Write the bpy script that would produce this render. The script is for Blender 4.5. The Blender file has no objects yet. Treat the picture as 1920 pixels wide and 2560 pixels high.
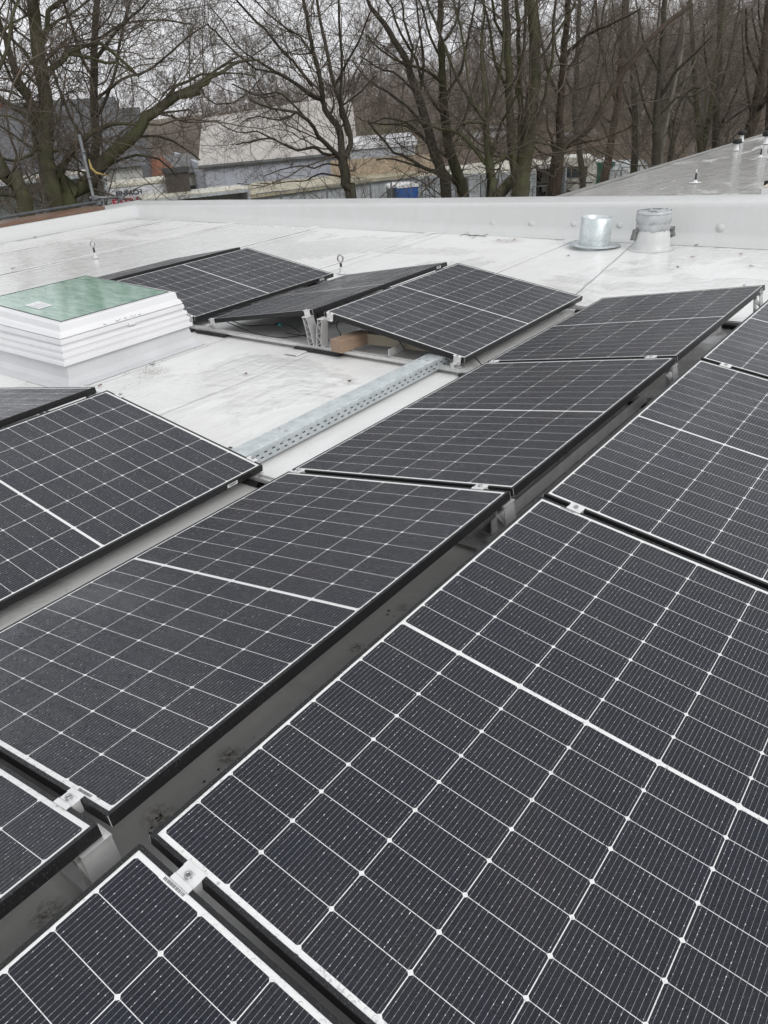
import bpy, bmesh, math, random
import numpy as np
from mathutils import Vector, Matrix
S = bpy.context.scene
COL = S.collection
rnd = random.Random(7)
R = math.radians

# ------------------------------------------------------------------ camera
CAM = np.array([1.23386, -1.20255, 1.56533]); YAW, PITCH, ROLL, FPX = 0.67994, 0.49322, -0.07379, 1942.77
def _basis():
    cy, sy, cp, sp = math.cos(YAW), math.sin(YAW), math.cos(PITCH), math.sin(PITCH)
    f = np.array([cy*cp, sy*cp, -sp]); r = np.array([sy, -cy, 0.]); u = np.cross(r, f)
    cr, sr = math.cos(ROLL), math.sin(ROLL)
    return cr*r + sr*u, -sr*r + cr*u, f
CR, CU, CF = _basis()
cam = bpy.data.cameras.new('camera'); co = bpy.data.objects.new('camera', cam); COL.objects.link(co)
co.matrix_world = Matrix(((CR[0], CU[0], -CF[0], CAM[0]), (CR[1], CU[1], -CF[1], CAM[1]), (CR[2], CU[2], -CF[2], CAM[2]), (0, 0, 0, 1)))
cam.sensor_fit = 'VERTICAL'; cam.sensor_height = 36.0; cam.sensor_width = 27.0
cam.lens = FPX/2560*36; cam.clip_start = 0.05; cam.clip_end = 2000
S.camera = co

# ------------------------------------------------------------------ sky, sun, exposure
SUN_EL, SUN_ROT = R(38), R(200)
w = bpy.data.worlds.new('World'); S.world = w; w.use_nodes = True
wn = w.node_tree; wn.nodes.clear()
sky = wn.nodes.new('ShaderNodeTexSky'); sky.sky_type = 'NISHITA'; sky.sun_disc = False
sky.sun_elevation = SUN_EL; sky.sun_rotation = SUN_ROT; sky.dust_density = 6.0; sky.air_density = 1.0; sky.ozone_density = 1.0
hs = wn.nodes.new('ShaderNodeHueSaturation'); hs.inputs['Saturation'].default_value = 0.10
ov = wn.nodes.new('ShaderNodeMixRGB'); ov.blend_type = 'MIX'; ov.inputs[0].default_value = 0.78; ov.inputs[2].default_value = (9.6, 9.75, 10.1, 1)
bg = wn.nodes.new('ShaderNodeBackground'); bg.inputs['Strength'].default_value = 0.085
wo = wn.nodes.new('ShaderNodeOutputWorld')
wn.links.new(sky.outputs[0], hs.inputs['Color']); wn.links.new(hs.outputs[0], ov.inputs[1])
wn.links.new(ov.outputs[0], bg.inputs[0]); wn.links.new(bg.outputs[0], wo.inputs[0])
sd = bpy.data.lights.new('sun', 'SUN'); sd.energy = 0.6; sd.angle = R(25); sd.color = (1.0, 0.97, 0.93)
so = bpy.data.objects.new('sun', sd); COL.objects.link(so)
az = SUN_ROT
sdir = Vector((math.sin(az)*math.cos(SUN_EL), math.cos(az)*math.cos(SUN_EL), math.sin(SUN_EL)))
so.rotation_euler = sdir.to_track_quat('Z', 'Y').to_euler()
S.view_settings.view_transform = 'Standard'; S.view_settings.look = 'None'
S.view_settings.exposure = 0.46; S.view_settings.gamma = 1.0; S.view_settings.use_curve_mapping = False

# ------------------------------------------------------------------ pixel helpers (to place things where they stand)
def ray(x, y): return CF + CR*(x-960)/FPX - CU*(y-1280)/FPX
def at(x, y, D):
    d = ray(x, y); return CAM + d/math.hypot(d[0], d[1])*D
def onz(x, y, z=0.): d = ray(x, y); return CAM + d*(z-CAM[2])/d[2]

# ------------------------------------------------------------------ object helpers
def tag(o, label=None, cat=None, group=None, kind=None):
    if label: o['label'] = label
    if cat: o['category'] = cat
    if group: o['group'] = group
    if kind: o['kind'] = kind
    return o
def empty(name, loc=(0, 0, 0), rz=0.0, label=None, cat=None, group=None):
    o = bpy.data.objects.new(name, None); COL.objects.link(o); o.location = loc; o.rotation_euler = (0, 0, rz)
    o.empty_display_size = 0.1
    return tag(o, label, cat, group)
def link(name, me, mat, parent=None, smooth=False):
    o = bpy.data.objects.new(name, me); COL.objects.link(o)
    if mat is not None:
        me.materials.clear()
        for m in (mat if isinstance(mat, (list, tuple)) else [mat]): me.materials.append(m)
    if parent: o.parent = parent
    if smooth: me.polygons.foreach_set('use_smooth', [True]*len(me.polygons))
    return o
def copy_tree(o, parent=None):
    c = o.copy(); COL.objects.link(c)
    if parent is not None: c.parent = parent
    for ch in list(o.children): copy_tree(ch, c)
    return c

class MB:
    def __init__(s): s.v = []; s.f = []; s.m = []
    def add(s, vs, fs, mi=0):
        b = len(s.v); s.v += [tuple(map(float, v)) for v in vs]
        s.f += [tuple(b+i for i in f) for f in fs]; s.m += [mi]*len(fs); return s
    def box(s, lo, hi, mi=0, M=None):
        x0, y0, z0 = lo; x1, y1, z1 = hi
        vs = [(x0,y0,z0),(x1,y0,z0),(x1,y1,z0),(x0,y1,z0),(x0,y0,z1),(x1,y0,z1),(x1,y1,z1),(x0,y1,z1)]
        if M is not None: vs = [tuple(M @ Vector(v)) for v in vs]
        return s.add(vs, [(0,3,2,1),(4,5,6,7),(0,1,5,4),(1,2,6,5),(2,3,7,6),(3,0,4,7)], mi)
    def prism(s, poly, axis, a, b, mi=0, M=None):
        # poly: 2d points, extruded along axis from a to b
        def P(p, t):
            q = {'x': (t, p[0], p[1]), 'y': (p[0], t, p[1]), 'z': (p[0], p[1], t)}[axis]
            return tuple(M @ Vector(q)) if M is not None else q
        n = len(poly)
        return s.add([P(p, a) for p in poly]+[P(p, b) for p in poly],
              [tuple(range(n))[::-1], tuple(range(n, 2*n))]+[(i, (i+1) % n, n+(i+1) % n, n+i) for i in range(n)], mi)
    def tube(s, pts, rad, n=8, mi=0, caps=True):
        pts = [Vector(p) for p in pts]; b = []
        rads = rad if isinstance(rad, (list, tuple)) else [rad]*len(pts)
        vs = []; prev = None
        for i, p in enumerate(pts):
            t = (pts[min(i+1, len(pts)-1)]-pts[max(i-1, 0)]).normalized()
            ref = Vector((0, 0, 1)) if abs(t.z) < .95 else Vector((1, 0, 0))
            if prev is None: u = t.cross(ref).normalized()
            else:
                u = (prev - t*prev.dot(t)).normalized()
            prev = u; v = t.cross(u)
            vs += [tuple(p + (u*math.cos(a)+v*math.sin(a))*rads[i]) for a in [2*math.pi*k/n for k in range(n)]]
        fs = [(i*n+k, i*n+(k+1) % n, (i+1)*n+(k+1) % n, (i+1)*n+k) for i in range(len(pts)-1) for k in range(n)]
        if caps: fs += [tuple(range(n))[::-1], tuple(range((len(pts)-1)*n, len(pts)*n))]
        return s.add(vs, fs, mi)
    def lathe(s, prof, c=(0, 0, 0), n=32, mi=0, sx=1, sy=1, M=None):
        vs = []
        for (r, z) in prof:
            for k in range(n):
                a = 2*math.pi*k/n; q = Vector((c[0]+r*math.cos(a)*sx, c[1]+r*math.sin(a)*sy, c[2]+z))
                vs.append(tuple(M @ q) if M is not None else tuple(q))
        return s.add(vs, [(i*n+k, i*n+(k+1) % n, (i+1)*n+(k+1) % n, (i+1)*n+k) for i in range(len(prof)-1) for k in range(n)], mi)
    def build(s, name, mat, parent=None, smooth=False, bevel=0, fixn=True):
        me = bpy.data.meshes.new(name); me.from_pydata(s.v, [], s.f); me.update()
        if fixn or bevel:
            bm = bmesh.new(); bm.from_mesh(me)
            if fixn: bmesh.ops.recalc_face_normals(bm, faces=bm.faces)
            if bevel:
                bmesh.ops.bevel(bm, geom=[e for e in bm.edges if len(e.link_faces) == 2 and e.calc_face_angle(0) > .5], offset=bevel, segments=2, affect='EDGES', clamp_overlap=True, profile=.5)
            bm.to_mesh(me); bm.free()
        o = link(name, me, mat, parent, smooth)
        if any(s.m) and not bevel: me.polygons.foreach_set('material_index', s.m)
        return o

# ------------------------------------------------------------------ materials
class N:
    def __init__(s, name):
        s.mat = bpy.data.materials.new(name); s.mat.use_nodes = True; s.t = s.mat.node_tree; s.b = s.t.nodes['Principled BSDF']
    def n(s, typ, **kw):
        nd = s.t.nodes.new(typ)
        for k, v in kw.items(): setattr(nd, k, v)
        return nd
    def put(s, sock, v):
        if isinstance(v, bpy.types.NodeSocket): s.t.links.new(v, sock)
        elif v is not None: sock.default_value = v
    def m(s, op, a, b=None, c=None, clamp=False):
        nd = s.n('ShaderNodeMath', operation=op, use_clamp=clamp)
        s.put(nd.inputs[0], a); s.put(nd.inputs[1], b); s.put(nd.inputs[2], c); return nd.outputs[0]
    def coord(s, kind='Object'): return s.n('ShaderNodeTexCoord').outputs[kind]
    def mapping(s, v, scale=(1, 1, 1), loc=(0, 0, 0), rot=(0, 0, 0)):
        nd = s.n('ShaderNodeMapping'); s.put(nd.inputs[0], v); nd.inputs[1].default_value = loc; nd.inputs[2].default_value = rot; nd.inputs[3].default_value = scale; return nd.outputs[0]
    def noise(s, v, scale=5, detail=3, rough=.5, dist=0):
        nd = s.n('ShaderNodeTexNoise'); s.put(nd.inputs['Vector'], v); nd.inputs['Scale'].default_value = scale
        nd.inputs['Detail'].default_value = detail; nd.inputs['Roughness'].default_value = rough; nd.inputs['Distortion'].default_value = dist; return nd.outputs[0]
    def voro(s, v, scale, feature='F1', rand=1.0):
        nd = s.n('ShaderNodeTexVoronoi', feature=feature); s.put(nd.inputs['Vector'], v); nd.inputs['Scale'].default_value = scale; nd.inputs['Randomness'].default_value = rand; return nd
    def ramp(s, v, pts):
        nd = s.n('ShaderNodeValToRGB'); s.put(nd.inputs[0], v); el = nd.color_ramp.elements
        while len(el) < len(pts): el.new(.5)
        for e, (p, c) in zip(el, pts): e.position = p; e.color = (c, c, c, 1) if isinstance(c, (int, float)) else (*c, 1)
        return nd.outputs[0]
    def mix(s, f, a, b):
        nd = s.n('ShaderNodeMixRGB'); s.put(nd.inputs[0], f)
        for i, c in ((1, a), (2, b)): s.put(nd.inputs[i], c if isinstance(c, bpy.types.NodeSocket) else (*c, 1))
        return nd.outputs[0]
    def bump(s, h, strength=.3, dist=.01, normal=None):
        nd = s.n('ShaderNodeBump'); s.put(nd.inputs['Height'], h); nd.inputs['Strength'].default_value = strength; nd.inputs['Distance'].default_value = dist
        if normal is not None: s.put(nd.inputs['Normal'], normal)
        return nd.outputs[0]
    def set(s, color=None, rough=None, metal=None, normal=None, spec=None, coat=None, coatr=None):
        for k, v in (('Base Color', color), ('Roughness', rough), ('Metallic', metal), ('Normal', normal), ('Specular IOR Level', spec), ('Coat Weight', coat), ('Coat Roughness', coatr)):
            if v is None: continue
            if k == 'Base Color' and isinstance(v, tuple): v = (*v, 1)
            s.put(s.b.inputs[k], v)
        return s.mat
def simple(name, col, rough=.5, metal=0, var=.12, scale=8, bump=0, bs=60, col2=None):
    n = N(name); c = n.coord(); nz = n.noise(c, scale, 5, .6)
    dark = col2 if col2 else tuple(x*(1-var*2) for x in col)
    cc = n.mix(n.ramp(nz, [(.35, 0.), (.7, 1.)]), dark, col)
    nor = n.bump(n.noise(c, bs, 4, .6), bump, .005) if bump else None
    return n.set(color=cc, rough=rough, metal=metal, normal=nor)

def mat_laminate(L, W):
    n = N('wet_solar_cells'); c = n.coord(); sp = n.n('ShaderNodeSeparateXYZ'); n.put(sp.inputs[0], c); X, Y = sp.outputs[0], sp.outputs[1]
    cx, gx = .0904, .0016; cy_, gy = .1813, .0021
    half = 9*cx+8*gx
    u = n.m('SUBTRACT', n.m('ABSOLUTE', n.m('SUBTRACT', X, L/2)), .0058)
    v = n.m('SUBTRACT', Y, (W-(6*cy_+5*gy))/2)
    rangeu = n.m('MULTIPLY', n.m('GREATER_THAN', u, 0.), n.m('LESS_THAN', u, half))
    rangev = n.m('MULTIPLY', n.m('GREATER_THAN', v, 0.), n.m('LESS_THAN', v, 6*cy_+5*gy))
    cu = n.m('FLOORED_MODULO', u, cx+gx); cv = n.m('FLOORED_MODULO', v, cy_+gy)
    a = n.m('MINIMUM', cu, n.m('SUBTRACT', cx, cu)); b = n.m('MINIMUM', cv, n.m('SUBTRACT', cy_, cv))
    incell = n.m('MULTIPLY', n.m('MULTIPLY', n.m('GREATER_THAN', a, 0.), n.m('GREATER_THAN', b, 0.)), n.m('GREATER_THAN', n.m('ADD', a, b), .0052))
    cell = n.m('MULTIPLY', incell, n.m('MULTIPLY', rangeu, rangev))
    # droplets: random offset per panel
    oi = n.n('ShaderNodeObjectInfo'); cmb = n.n('ShaderNodeCombineXYZ'); n.put(cmb.inputs[0], n.m('MULTIPLY', oi.outputs['Random'], 37.)); n.put(cmb.inputs[1], n.m('MULTIPLY', oi.outputs['Random'], 91.))
    va = n.n('ShaderNodeVectorMath', operation='ADD'); n.put(va.inputs[0], c); n.put(va.inputs[1], cmb.outputs[0]); pc = va.outputs[0]
    # busbars
    sb = .18/16
    bb = n.m('ABSOLUTE', n.m('SUBTRACT', n.m('FLOORED_MODULO', n.m('SUBTRACT', cv, .0001), sb), sb/2))
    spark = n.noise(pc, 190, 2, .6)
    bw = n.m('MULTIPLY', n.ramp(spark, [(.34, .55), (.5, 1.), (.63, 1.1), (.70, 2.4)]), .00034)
    bus = n.m('MULTIPLY', n.m('LESS_THAN', bb, bw), cell)
    tint = n.noise(pc, 3.0, 3, .5)
    rowj = n.m('FLOOR', n.m('DIVIDE', u, cx+gx)); colj = n.m('FLOOR', n.m('DIVIDE', v, cy_+gy))
    wn_ = n.n('ShaderNodeTexWhiteNoise'); cb = n.n('ShaderNodeCombineXYZ'); n.put(cb.inputs[0], rowj); n.put(cb.inputs[1], colj); n.put(cb.inputs[2], n.m('GREATER_THAN', X, L/2)); n.put(wn_.inputs['Vector'], cb.outputs[0])
    base = n.mix(wn_.outputs['Value'], (.006, .0079, .0155), (.009, .0113, .0205))
    base = n.mix(n.ramp(tint, [(.3, 0.), (.75, 1.)]), base, (.015, .015, .019))
    col = n.mix(cell, (.72, .73, .72), base)
    col = n.mix(bus, col, n.mix(n.ramp(spark, [(.60, 0.), (.70, 1.)]), (.27, .27, .29), (.75, .75, .77)))  # bright spots on the busbars are drop glints painted into the colour
    # droplets
    # small and large beads of rain
    d1 = n.voro(pc, 150).outputs['Distance']; d2 = n.voro(pc, 62).outputs['Distance']
    h1 = n.ramp(d1, [(0., 1.), (.45, 0.)]); h2 = n.ramp(d2, [(0., 1.), (.34, .6), (.40, 0.)])
    amt = n.ramp(n.noise(pc, 2.6, 4, .6), [(.34, .15), (.62, 1.)])
    # wet tracks that run down the slope (local Y)
    st = n.noise(n.mapping(pc, (14., .8, 1.)), 2.2, 4, .65)
    stm = n.ramp(st, [(.42, 0.), (.62, 1.)])
    h = n.m('MULTIPLY', n.m('ADD', n.m('MULTIPLY', h1, .5), h2), amt)
    nor = n.bump(h, .85, .0024)
    rr = n.m('ADD', .16, n.m('ADD', n.m('MULTIPLY', stm, .12), n.m('MULTIPLY', amt, .14)))
    # pale beads and streaks painted in for sky light scattered by rain film
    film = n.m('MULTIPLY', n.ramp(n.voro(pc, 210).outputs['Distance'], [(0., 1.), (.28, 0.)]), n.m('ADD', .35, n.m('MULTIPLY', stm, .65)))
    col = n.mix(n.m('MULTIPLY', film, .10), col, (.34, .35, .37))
    return n.set(color=col, rough=rr, normal=nor, spec=.33)

def mat_frame():
    n = N('black_anodised_frame'); c = n.coord()
    d = n.ramp(n.voro(c, 170).outputs['Distance'], [(0., 1.), (.4, 0.)])
    amt = n.ramp(n.noise(c, 9, 3, .6), [(.4, 0.), (.6, 1.)])
    col = n.mix(n.m('MULTIPLY', d, n.m('MULTIPLY', amt, .35)), (.012, .012, .013), (.10, .10, .10))
    return n.set(color=col, rough=.42, spec=.35, normal=n.bump(n.m('MULTIPLY', d, amt), .5, .002))

def mat_membrane(name, basecol=(.70, .71, .70), puddle=.5, stain=.35, along=(1, 1, 1), dirtcol=(.45, .42, .35), pool=None):
    n = N(name); c = n.coord('Object')
    p1 = n.noise(n.mapping(c, along), .55, 5, .6, .6)
    if pool:
        vd = n.n('ShaderNodeVectorMath', operation='DISTANCE'); n.put(vd.inputs[0], n.mapping(c, (1/pool[2], 1/pool[3], 0))); vd.inputs[1].default_value = (pool[0]/pool[2], pool[1]/pool[3], 0)
        p1 = n.m('ADD', p1, n.m('MULTIPLY', n.m('SUBTRACT', 1., vd.outputs['Value'], clamp=True), .22))
    wet = n.ramp(p1, [(puddle-.03, 0.), (puddle+.02, 1.)])
    fine = n.noise(c, 26, 5, .65); med = n.noise(n.mapping(c, along, (3, 7, 0)), 3.2, 5, .62, .8)
    col = n.mix(n.m('MULTIPLY', n.ramp(med, [(.40, 0.), (.72, 1.)]), stain), basecol, dirtcol)
    col = n.mix(n.m('MULTIPLY', n.ramp(fine, [(.5, 0.), (.8, 1.)]), .10), col, tuple(x*.55 for x in basecol))
    # grey footprints of drying water
    edge = n.ramp(n.m('ABSOLUTE', n.m('SUBTRACT', p1, puddle)), [(0., 1.), (.012, 0.)])
    col = n.mix(n.m('MULTIPLY', edge, .22), col, (.42, .41, .38))
    col = n.mix(n.m('MULTIPLY', wet, .13), col, tuple(x*.62 for x in basecol))
    for (mx, my, mr) in MUD if pool else ():
        md = n.n('ShaderNodeVectorMath', operation='DISTANCE'); n.put(md.inputs[0], c); md.inputs[1].default_value = (mx, my, 0)
        mm = n.m('MULTIPLY', n.ramp(n.m('DIVIDE', md.outputs['Value'], mr), [(.1, 1.), (1., 0.)]), n.ramp(n.noise(c, 60, 4, .7), [(.42, 0.), (.6, 1.)]))
        col = n.mix(n.m('MULTIPLY', mm, .85), col, (.10, .07, .035))
    sp = n.ramp(n.voro(c, 5.5).outputs['Distance'], [(0., 1.), (.035, 0.)])
    col = n.mix(n.m('MULTIPLY', sp, .6), col, (.12, .08, .05))
    rr = n.mix(wet, (.34,)*3, (.05,)*3)
    wave = n.noise(n.mapping(c, (1.2, .8, 1), rot=(0, 0, -.85)), 8, 4, .6, .5)
    big = n.noise(n.mapping(c, (.6, 2.2, 1), rot=(0, 0, .15)), 1.8, 3, .6)
    hh = n.m('ADD', n.m('MULTIPLY', wave, n.m('ADD', .35, n.m('MULTIPLY', wet, .95))), n.m('MULTIPLY', big, 2.2))
    return n.set(color=col, rough=rr, normal=n.bump(hh, .34, .02), spec=.6)

def mat_galv(name='galvanised_steel', col=(.52, .56, .58)):
    n = N(name); c = n.coord()
    v = n.n('ShaderNodeTexVoronoi', feature='F1'); n.put(v.inputs['Vector'], c); v.inputs['Scale'].default_value = 55
    g = n.n('ShaderNodeRGBToBW'); n.put(g.inputs[0], v.outputs['Color'])
    cc = n.mix(g.outputs[0], tuple(x*.78 for x in col), col)
    cc = n.mix(n.m('MULTIPLY', n.ramp(n.noise(c, 12, 4), [(.45, 0.), (.7, 1.)]), .4), cc, (.40, .47, .47))
    return n.set(color=cc, rough=n.mix(g.outputs[0], (.34,)*3, (.5,)*3), metal=.6)

def mat_bark(name, c1, c2, moss, mossamt=.5, scale=1.):
    n = N(name); c = n.coord(); oi = n.n('ShaderNodeObjectInfo')
    f = n.noise(n.mapping(c, (1, 1, .35)), 9*scale, 5, .65); big = n.noise(c, 1.3, 3, .6)
    col = n.mix(n.ramp(f, [(.3, 0.), (.7, 1.)]), c1, c2)
    col = n.mix(n.m('MULTIPLY', n.ramp(big, [(.42, 0.), (.62, 1.)]), mossamt), col, moss)
    return n.set(color=col, rough=.75, normal=n.bump(f, .5, .03), spec=.3)

def mat_wood(name, c1, c2, rough=.5):
    n = N(name); c = n.coord(); g = n.noise(n.mapping(c, (1.2, 22, 22)), 4, 5, .6, .3)
    return n.set(color=n.mix(n.ramp(g, [(.3, 0.), (.7, 1.)]), c1, c2), rough=rough, normal=n.bump(g, .2, .004))

def mat_corr(name, col, axis=0, period=.28, metal=0., rough=.5, col2=None, strength=.9, dirt=.25):
    n = N(name); c = n.coord(); sp = n.n('ShaderNodeSeparateXYZ'); n.put(sp.inputs[0], c)
    s = n.m('SINE', n.m('MULTIPLY', sp.outputs[axis], 2*math.pi/period))
    s = n.ramp(n.m('ADD', n.m('MULTIPLY', s, 1.2), .5), [(0., 0.), (1., 1.)])
    nz = n.noise(c, 1.5, 5, .6)
    cc = n.mix(n.m('MULTIPLY', n.ramp(nz, [(.4, 0.), (.75, 1.)]), dirt), col, col2 or tuple(x*.5 for x in col))
    return n.set(color=cc, rough=rough, metal=metal, normal=n.bump(s, strength, .035))

M = {}
MUD = [(*onz(x, y)[:2], r) for x, y, r in ((573, 1893, .05), (398, 2045, .055), (891, 1620, .035), (1007, 1518, .03), (1430, 1157, .05), (120, 2285, .05), (480, 1400, .03), (1270, 603, .22), (380, 930, .16))]
M['frame'] = mat_frame()
M['alu'] = simple('mill_aluminium', (.70, .70, .69), .36, .5, .10, 14)
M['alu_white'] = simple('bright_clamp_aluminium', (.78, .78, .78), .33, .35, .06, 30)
M['steel'] = simple('bolt_steel', (.5, .5, .5), .3, .9)
M['rubber'] = simple('black_rubber', (.02, .02, .021), .65, 0, .3, 40, .4, 200)
M['cable'] = simple('black_cable', (.015, .015, .016), .45)
M['teal'] = simple('teal_plastic', (.02, .35, .32), .4)
M['galv'] = mat_galv('galvanised_steel', (.62, .66, .68))
M['galv_lid'] = mat_galv('galvanised_lid', (.72, .77, .78))
M['pole'] = simple('weathered_scaffold_steel', (.24, .25, .26), .45, .4, .2, 9)
M['slot'] = simple('dark_slot', (.02, .022, .025), .8)
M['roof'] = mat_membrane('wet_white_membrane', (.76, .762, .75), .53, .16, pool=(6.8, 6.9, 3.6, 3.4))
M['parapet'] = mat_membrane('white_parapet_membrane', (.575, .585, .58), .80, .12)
M['seam'] = simple('membrane_seam', (.42, .42, .41), .4)
M['curb'] = simple('curb_membrane', (.60, .61, .62), .35, 0, .05, 3, .15, 6)
M['pvc'] = simple('white_pvc', (.76, .76, .77), .25, 0, .03, 3)
M['gasket'] = simple('dark_gasket', (.03, .03, .032), .5)
M['paper'] = simple('paper_label', (.78, .79, .79), .5, 0, .04)
M['print'] = simple('dark_print', (.10, .10, .11), .6)
M['plank'] = mat_wood('reddish_wood', (.105, .058, .038), (.20, .118, .075), .35)
M['block'] = mat_wood('brown_timber', (.23, .155, .11), (.33, .235, .165), .6)
M['beam'] = mat_wood('pale_timber', (.27, .235, .175), (.36, .32, .25), .6)
M['tape'] = simple('grey_tape', (.27, .27, .27), .38, 0, .3, 9, .6, 25)
M['film'] = simple('plastic_film', (.52, .54, .55), .22, 0, .15, 5, .8, 14)
M['bark_plane'] = mat_bark('mossy_plane_bark', (.034, .030, .020), (.090, .083, .054), (.082, .090, .034), .65)
M['bark_dark'] = mat_bark('dark_wet_bark', (.028, .024, .019), (.078, .068, .054), (.066, .068, .036), .45)
M['bark_red'] = mat_bark('reddish_wet_bark', (.034, .023, .017), (.088, .060, .044), (.056, .053, .032), .45)
M['bark_pale'] = mat_bark('pale_flaking_bark', (.14, .13, .11), (.30, .28, .24), (.06, .06, .035), .5, .4)
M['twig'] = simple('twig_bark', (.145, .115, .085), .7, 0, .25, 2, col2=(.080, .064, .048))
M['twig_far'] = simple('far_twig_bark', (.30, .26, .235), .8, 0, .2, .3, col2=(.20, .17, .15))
M['seed'] = simple('seed_ball', (.05, .032, .02), .9)
M['broken'] = simple('broken_branch_wood', (.45, .34, .12), .6)
M['ground'] = simple('winter_grass', (.085, .078, .038), .95, 0, .3, .5, .6, 6, col2=(.10, .075, .05))
M['litter'] = simple('leaf_litter_slope', (.085, .055, .042), .95, 0, .3, .12, .6, 3, col2=(.050, .036, .028))
M['asphalt'] = simple('yard_paving', (.20, .19, .18), .5, 0, .2, 1)

exec_order = []
# ================================================================== the roof we stand on
def hback(y): return .18 + .0224*(10.6-y)
bld = empty('flat_roof_building', (0, 0, 0), 0, 'flat roofed building under a wet white membrane, carrying the solar panels', 'building')
# roof sheet, gently uneven so puddles catch the light
def sheet(x0, x1, y0, y1, nx, ny, zf):
    xs = np.linspace(x0, x1, nx); ys = np.linspace(y0, y1, ny)
    vs = [(x, y, zf(x, y)) for y in ys for x in xs]
    fs = [(j*nx+i, j*nx+i+1, (j+1)*nx+i+1, (j+1)*nx+i) for j in range(ny-1) for i in range(nx-1)]
    me = bpy.data.meshes.new('sheet'); me.from_pydata(vs, [], fs); me.update(); return me
def wob(x, y, s=1.): return s*(math.sin(x*1.9+y*.7)*math.sin(y*1.3-x*.4)*.5+math.sin(x*4.1-y*3.3)*.25)
rf = link('roof_membrane', sheet(-6, 9.9, -9, 10.9, 150, 180, lambda x, y: .003*wob(x, y)), M['roof'], bld, True)
# back parapet, its top climbs to the right as the roof falls to the drain
def loft(name, prof_fn, ts, mat, parent, smooth=True):
    vs = []; n = None
    for t in ts:
        p = prof_fn(t); n = len(p); vs += p
    fs = [(i*n+k, i*n+k+1, (i+1)*n+k+1, (i+1)*n+k) for i in range(len(ts)-1) for k in range(n-1)]
    me = bpy.data.meshes.new(name); me.from_pydata(vs, [], fs); me.update()
    bm = bmesh.new(); bm.from_mesh(me); bmesh.ops.recalc_face_normals(bm, faces=bm.faces); bm.to_mesh(me); bm.free()
    return link(name, me, mat, parent, smooth)
def wr(t, a): return a*(math.sin(t*2.3)+.6*math.sin(t*5.7+1.)+.4*math.sin(t*11.3+2))*.5
CX, CY = 9.84, 10.66     # inner top corner lines
def pback(y):
    h = hback(y); e = wr(y, .010); q = max(0, 1-abs(y-CY)/.25)
    # x positions of the profile; at the corner the lines stop at CY (mitre handled by overlap)
    P = [(CX-.22, .002), (CX-.13, .014+e*.3), (CX-.075+e, .05+e), (CX-.035+e*.8, .11), (CX-.012+e*.3, h-.05), (CX, h-.018), (CX+.016, h-.003), (CX+.05, h+.002), (CX+.30, h+.004+e*.5), (CX+.44, h+.014+e*.3), (CX+.47, h+.008), (CX+.48, h-.02), (CX+.48, h-.12), (CX+.46, -6.5)]
    return [(x, y, z) for x, z in P]
ys = list(np.arange(-14, 11.2, .09)) + [11.2]
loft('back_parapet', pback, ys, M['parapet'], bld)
def pleft(x):
    h = hback(CY); e = wr(x*1.1+3, .009)
    P = [(CY-.20, .002), (CY-.12, .014+e*.3), (CY-.07+e, .045+e), (CY-.03+e*.8, .09), (CY-.01, h-.05), (CY, h-.018), (CY+.016, h-.003), (CY+.05, h+.003), (CY+.30, h+.005), (CY+.5, h+.012), (CY+.54, h+.006), (CY+.55, h-.02), (CY+.55, h-.12), (CY+.53, -6.5)]
    return [(x, y, z) for y, z in P]
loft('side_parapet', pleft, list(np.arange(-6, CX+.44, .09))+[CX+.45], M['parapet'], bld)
# folded corner of membrane where both upstands meet
b = MB()
b.add([(CX-.16, CY-.15, .004), (CX+.01, CY+.01, hback(CY)-.004), (CX-.004, CY-.10, hback(CY)-.03), (CX-.10, CY-.004, hback(CY)-.03), (CX-.20, CY-.07, .02), (CX-.07, CY-.22, .02), (CX-.045, CY-.035, .11)],
      [(0, 5, 2, 6), (6, 2, 1), (0, 6, 3, 4), (6, 1, 3)])
b.build('corner_fold', M['curb'], bld, True)
b = MB(); b.box((-6, 11.1, -6.5), (9.9, 11.19, 0.05)); b.build('outer_wall', M['curb'], bld)
# welded overlaps of the membrane sheets
def seam(pts, wdt=.006, z=.0042, name='membrane_seam'):
    pts = [Vector((p[0], p[1], z)) for p in pts]; vs = []; fs = []
    for i, p in enumerate(pts):
        t = (pts[min(i+1, len(pts)-1)]-pts[max(i-1, 0)]).normalized(); n = Vector((-t.y, t.x, 0))*wdt/2
        vs += [tuple(p+n), tuple(p-n)]
    fs = [(2*i, 2*i+1, 2*i+3, 2*i+2) for i in range(len(pts)-1)]
    MB().add(vs, fs).build(name, M['seam'], bld, fixn=False)
def sline(a, c, k=14, j=.006):
    return [(a[0]+(c[0]-a[0])*i/k+rnd.uniform(-j, j), a[1]+(c[1]-a[1])*i/k+rnd.uniform(-j, j)) for i in range(k+1)]
def weld(a, c):     # a second sheet lapped over the first: a low step with a soft lip
    k = 60; vs = []; fs = []; A_, C_ = Vector((*a, 0)), Vector((*c, 0)); d_ = (C_-A_).normalized(); n_ = Vector((-d_.y, d_.x, 0))
    for i in range(k+1):
        p = A_+(C_-A_)*i/k; e = rnd.uniform(-.0015, .0015)
        for (o_, z) in ((-.062, .0035), (-.05, .0075), (.05+e*3, .0078+abs(e)), (.056+e*3, .0035)): q = p+n_*o_; vs.append((q.x, q.y, z))
    for i in range(k):
        for j in range(3): fs.append((i*4+j, i*4+j+1, (i+1)*4+j+1, (i+1)*4+j))
    MB().add(vs, fs).build('welded_lap', M['roof'], bld, False)
for ya, yb in ((9.62, 9.52), (8.10, 8.02), (6.42, 6.32), (4.52, 4.42), (2.64, 2.58), (-.1, -.2)): weld((9.68, ya), (5.0 if ya < 5 else 2.0, yb))
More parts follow.
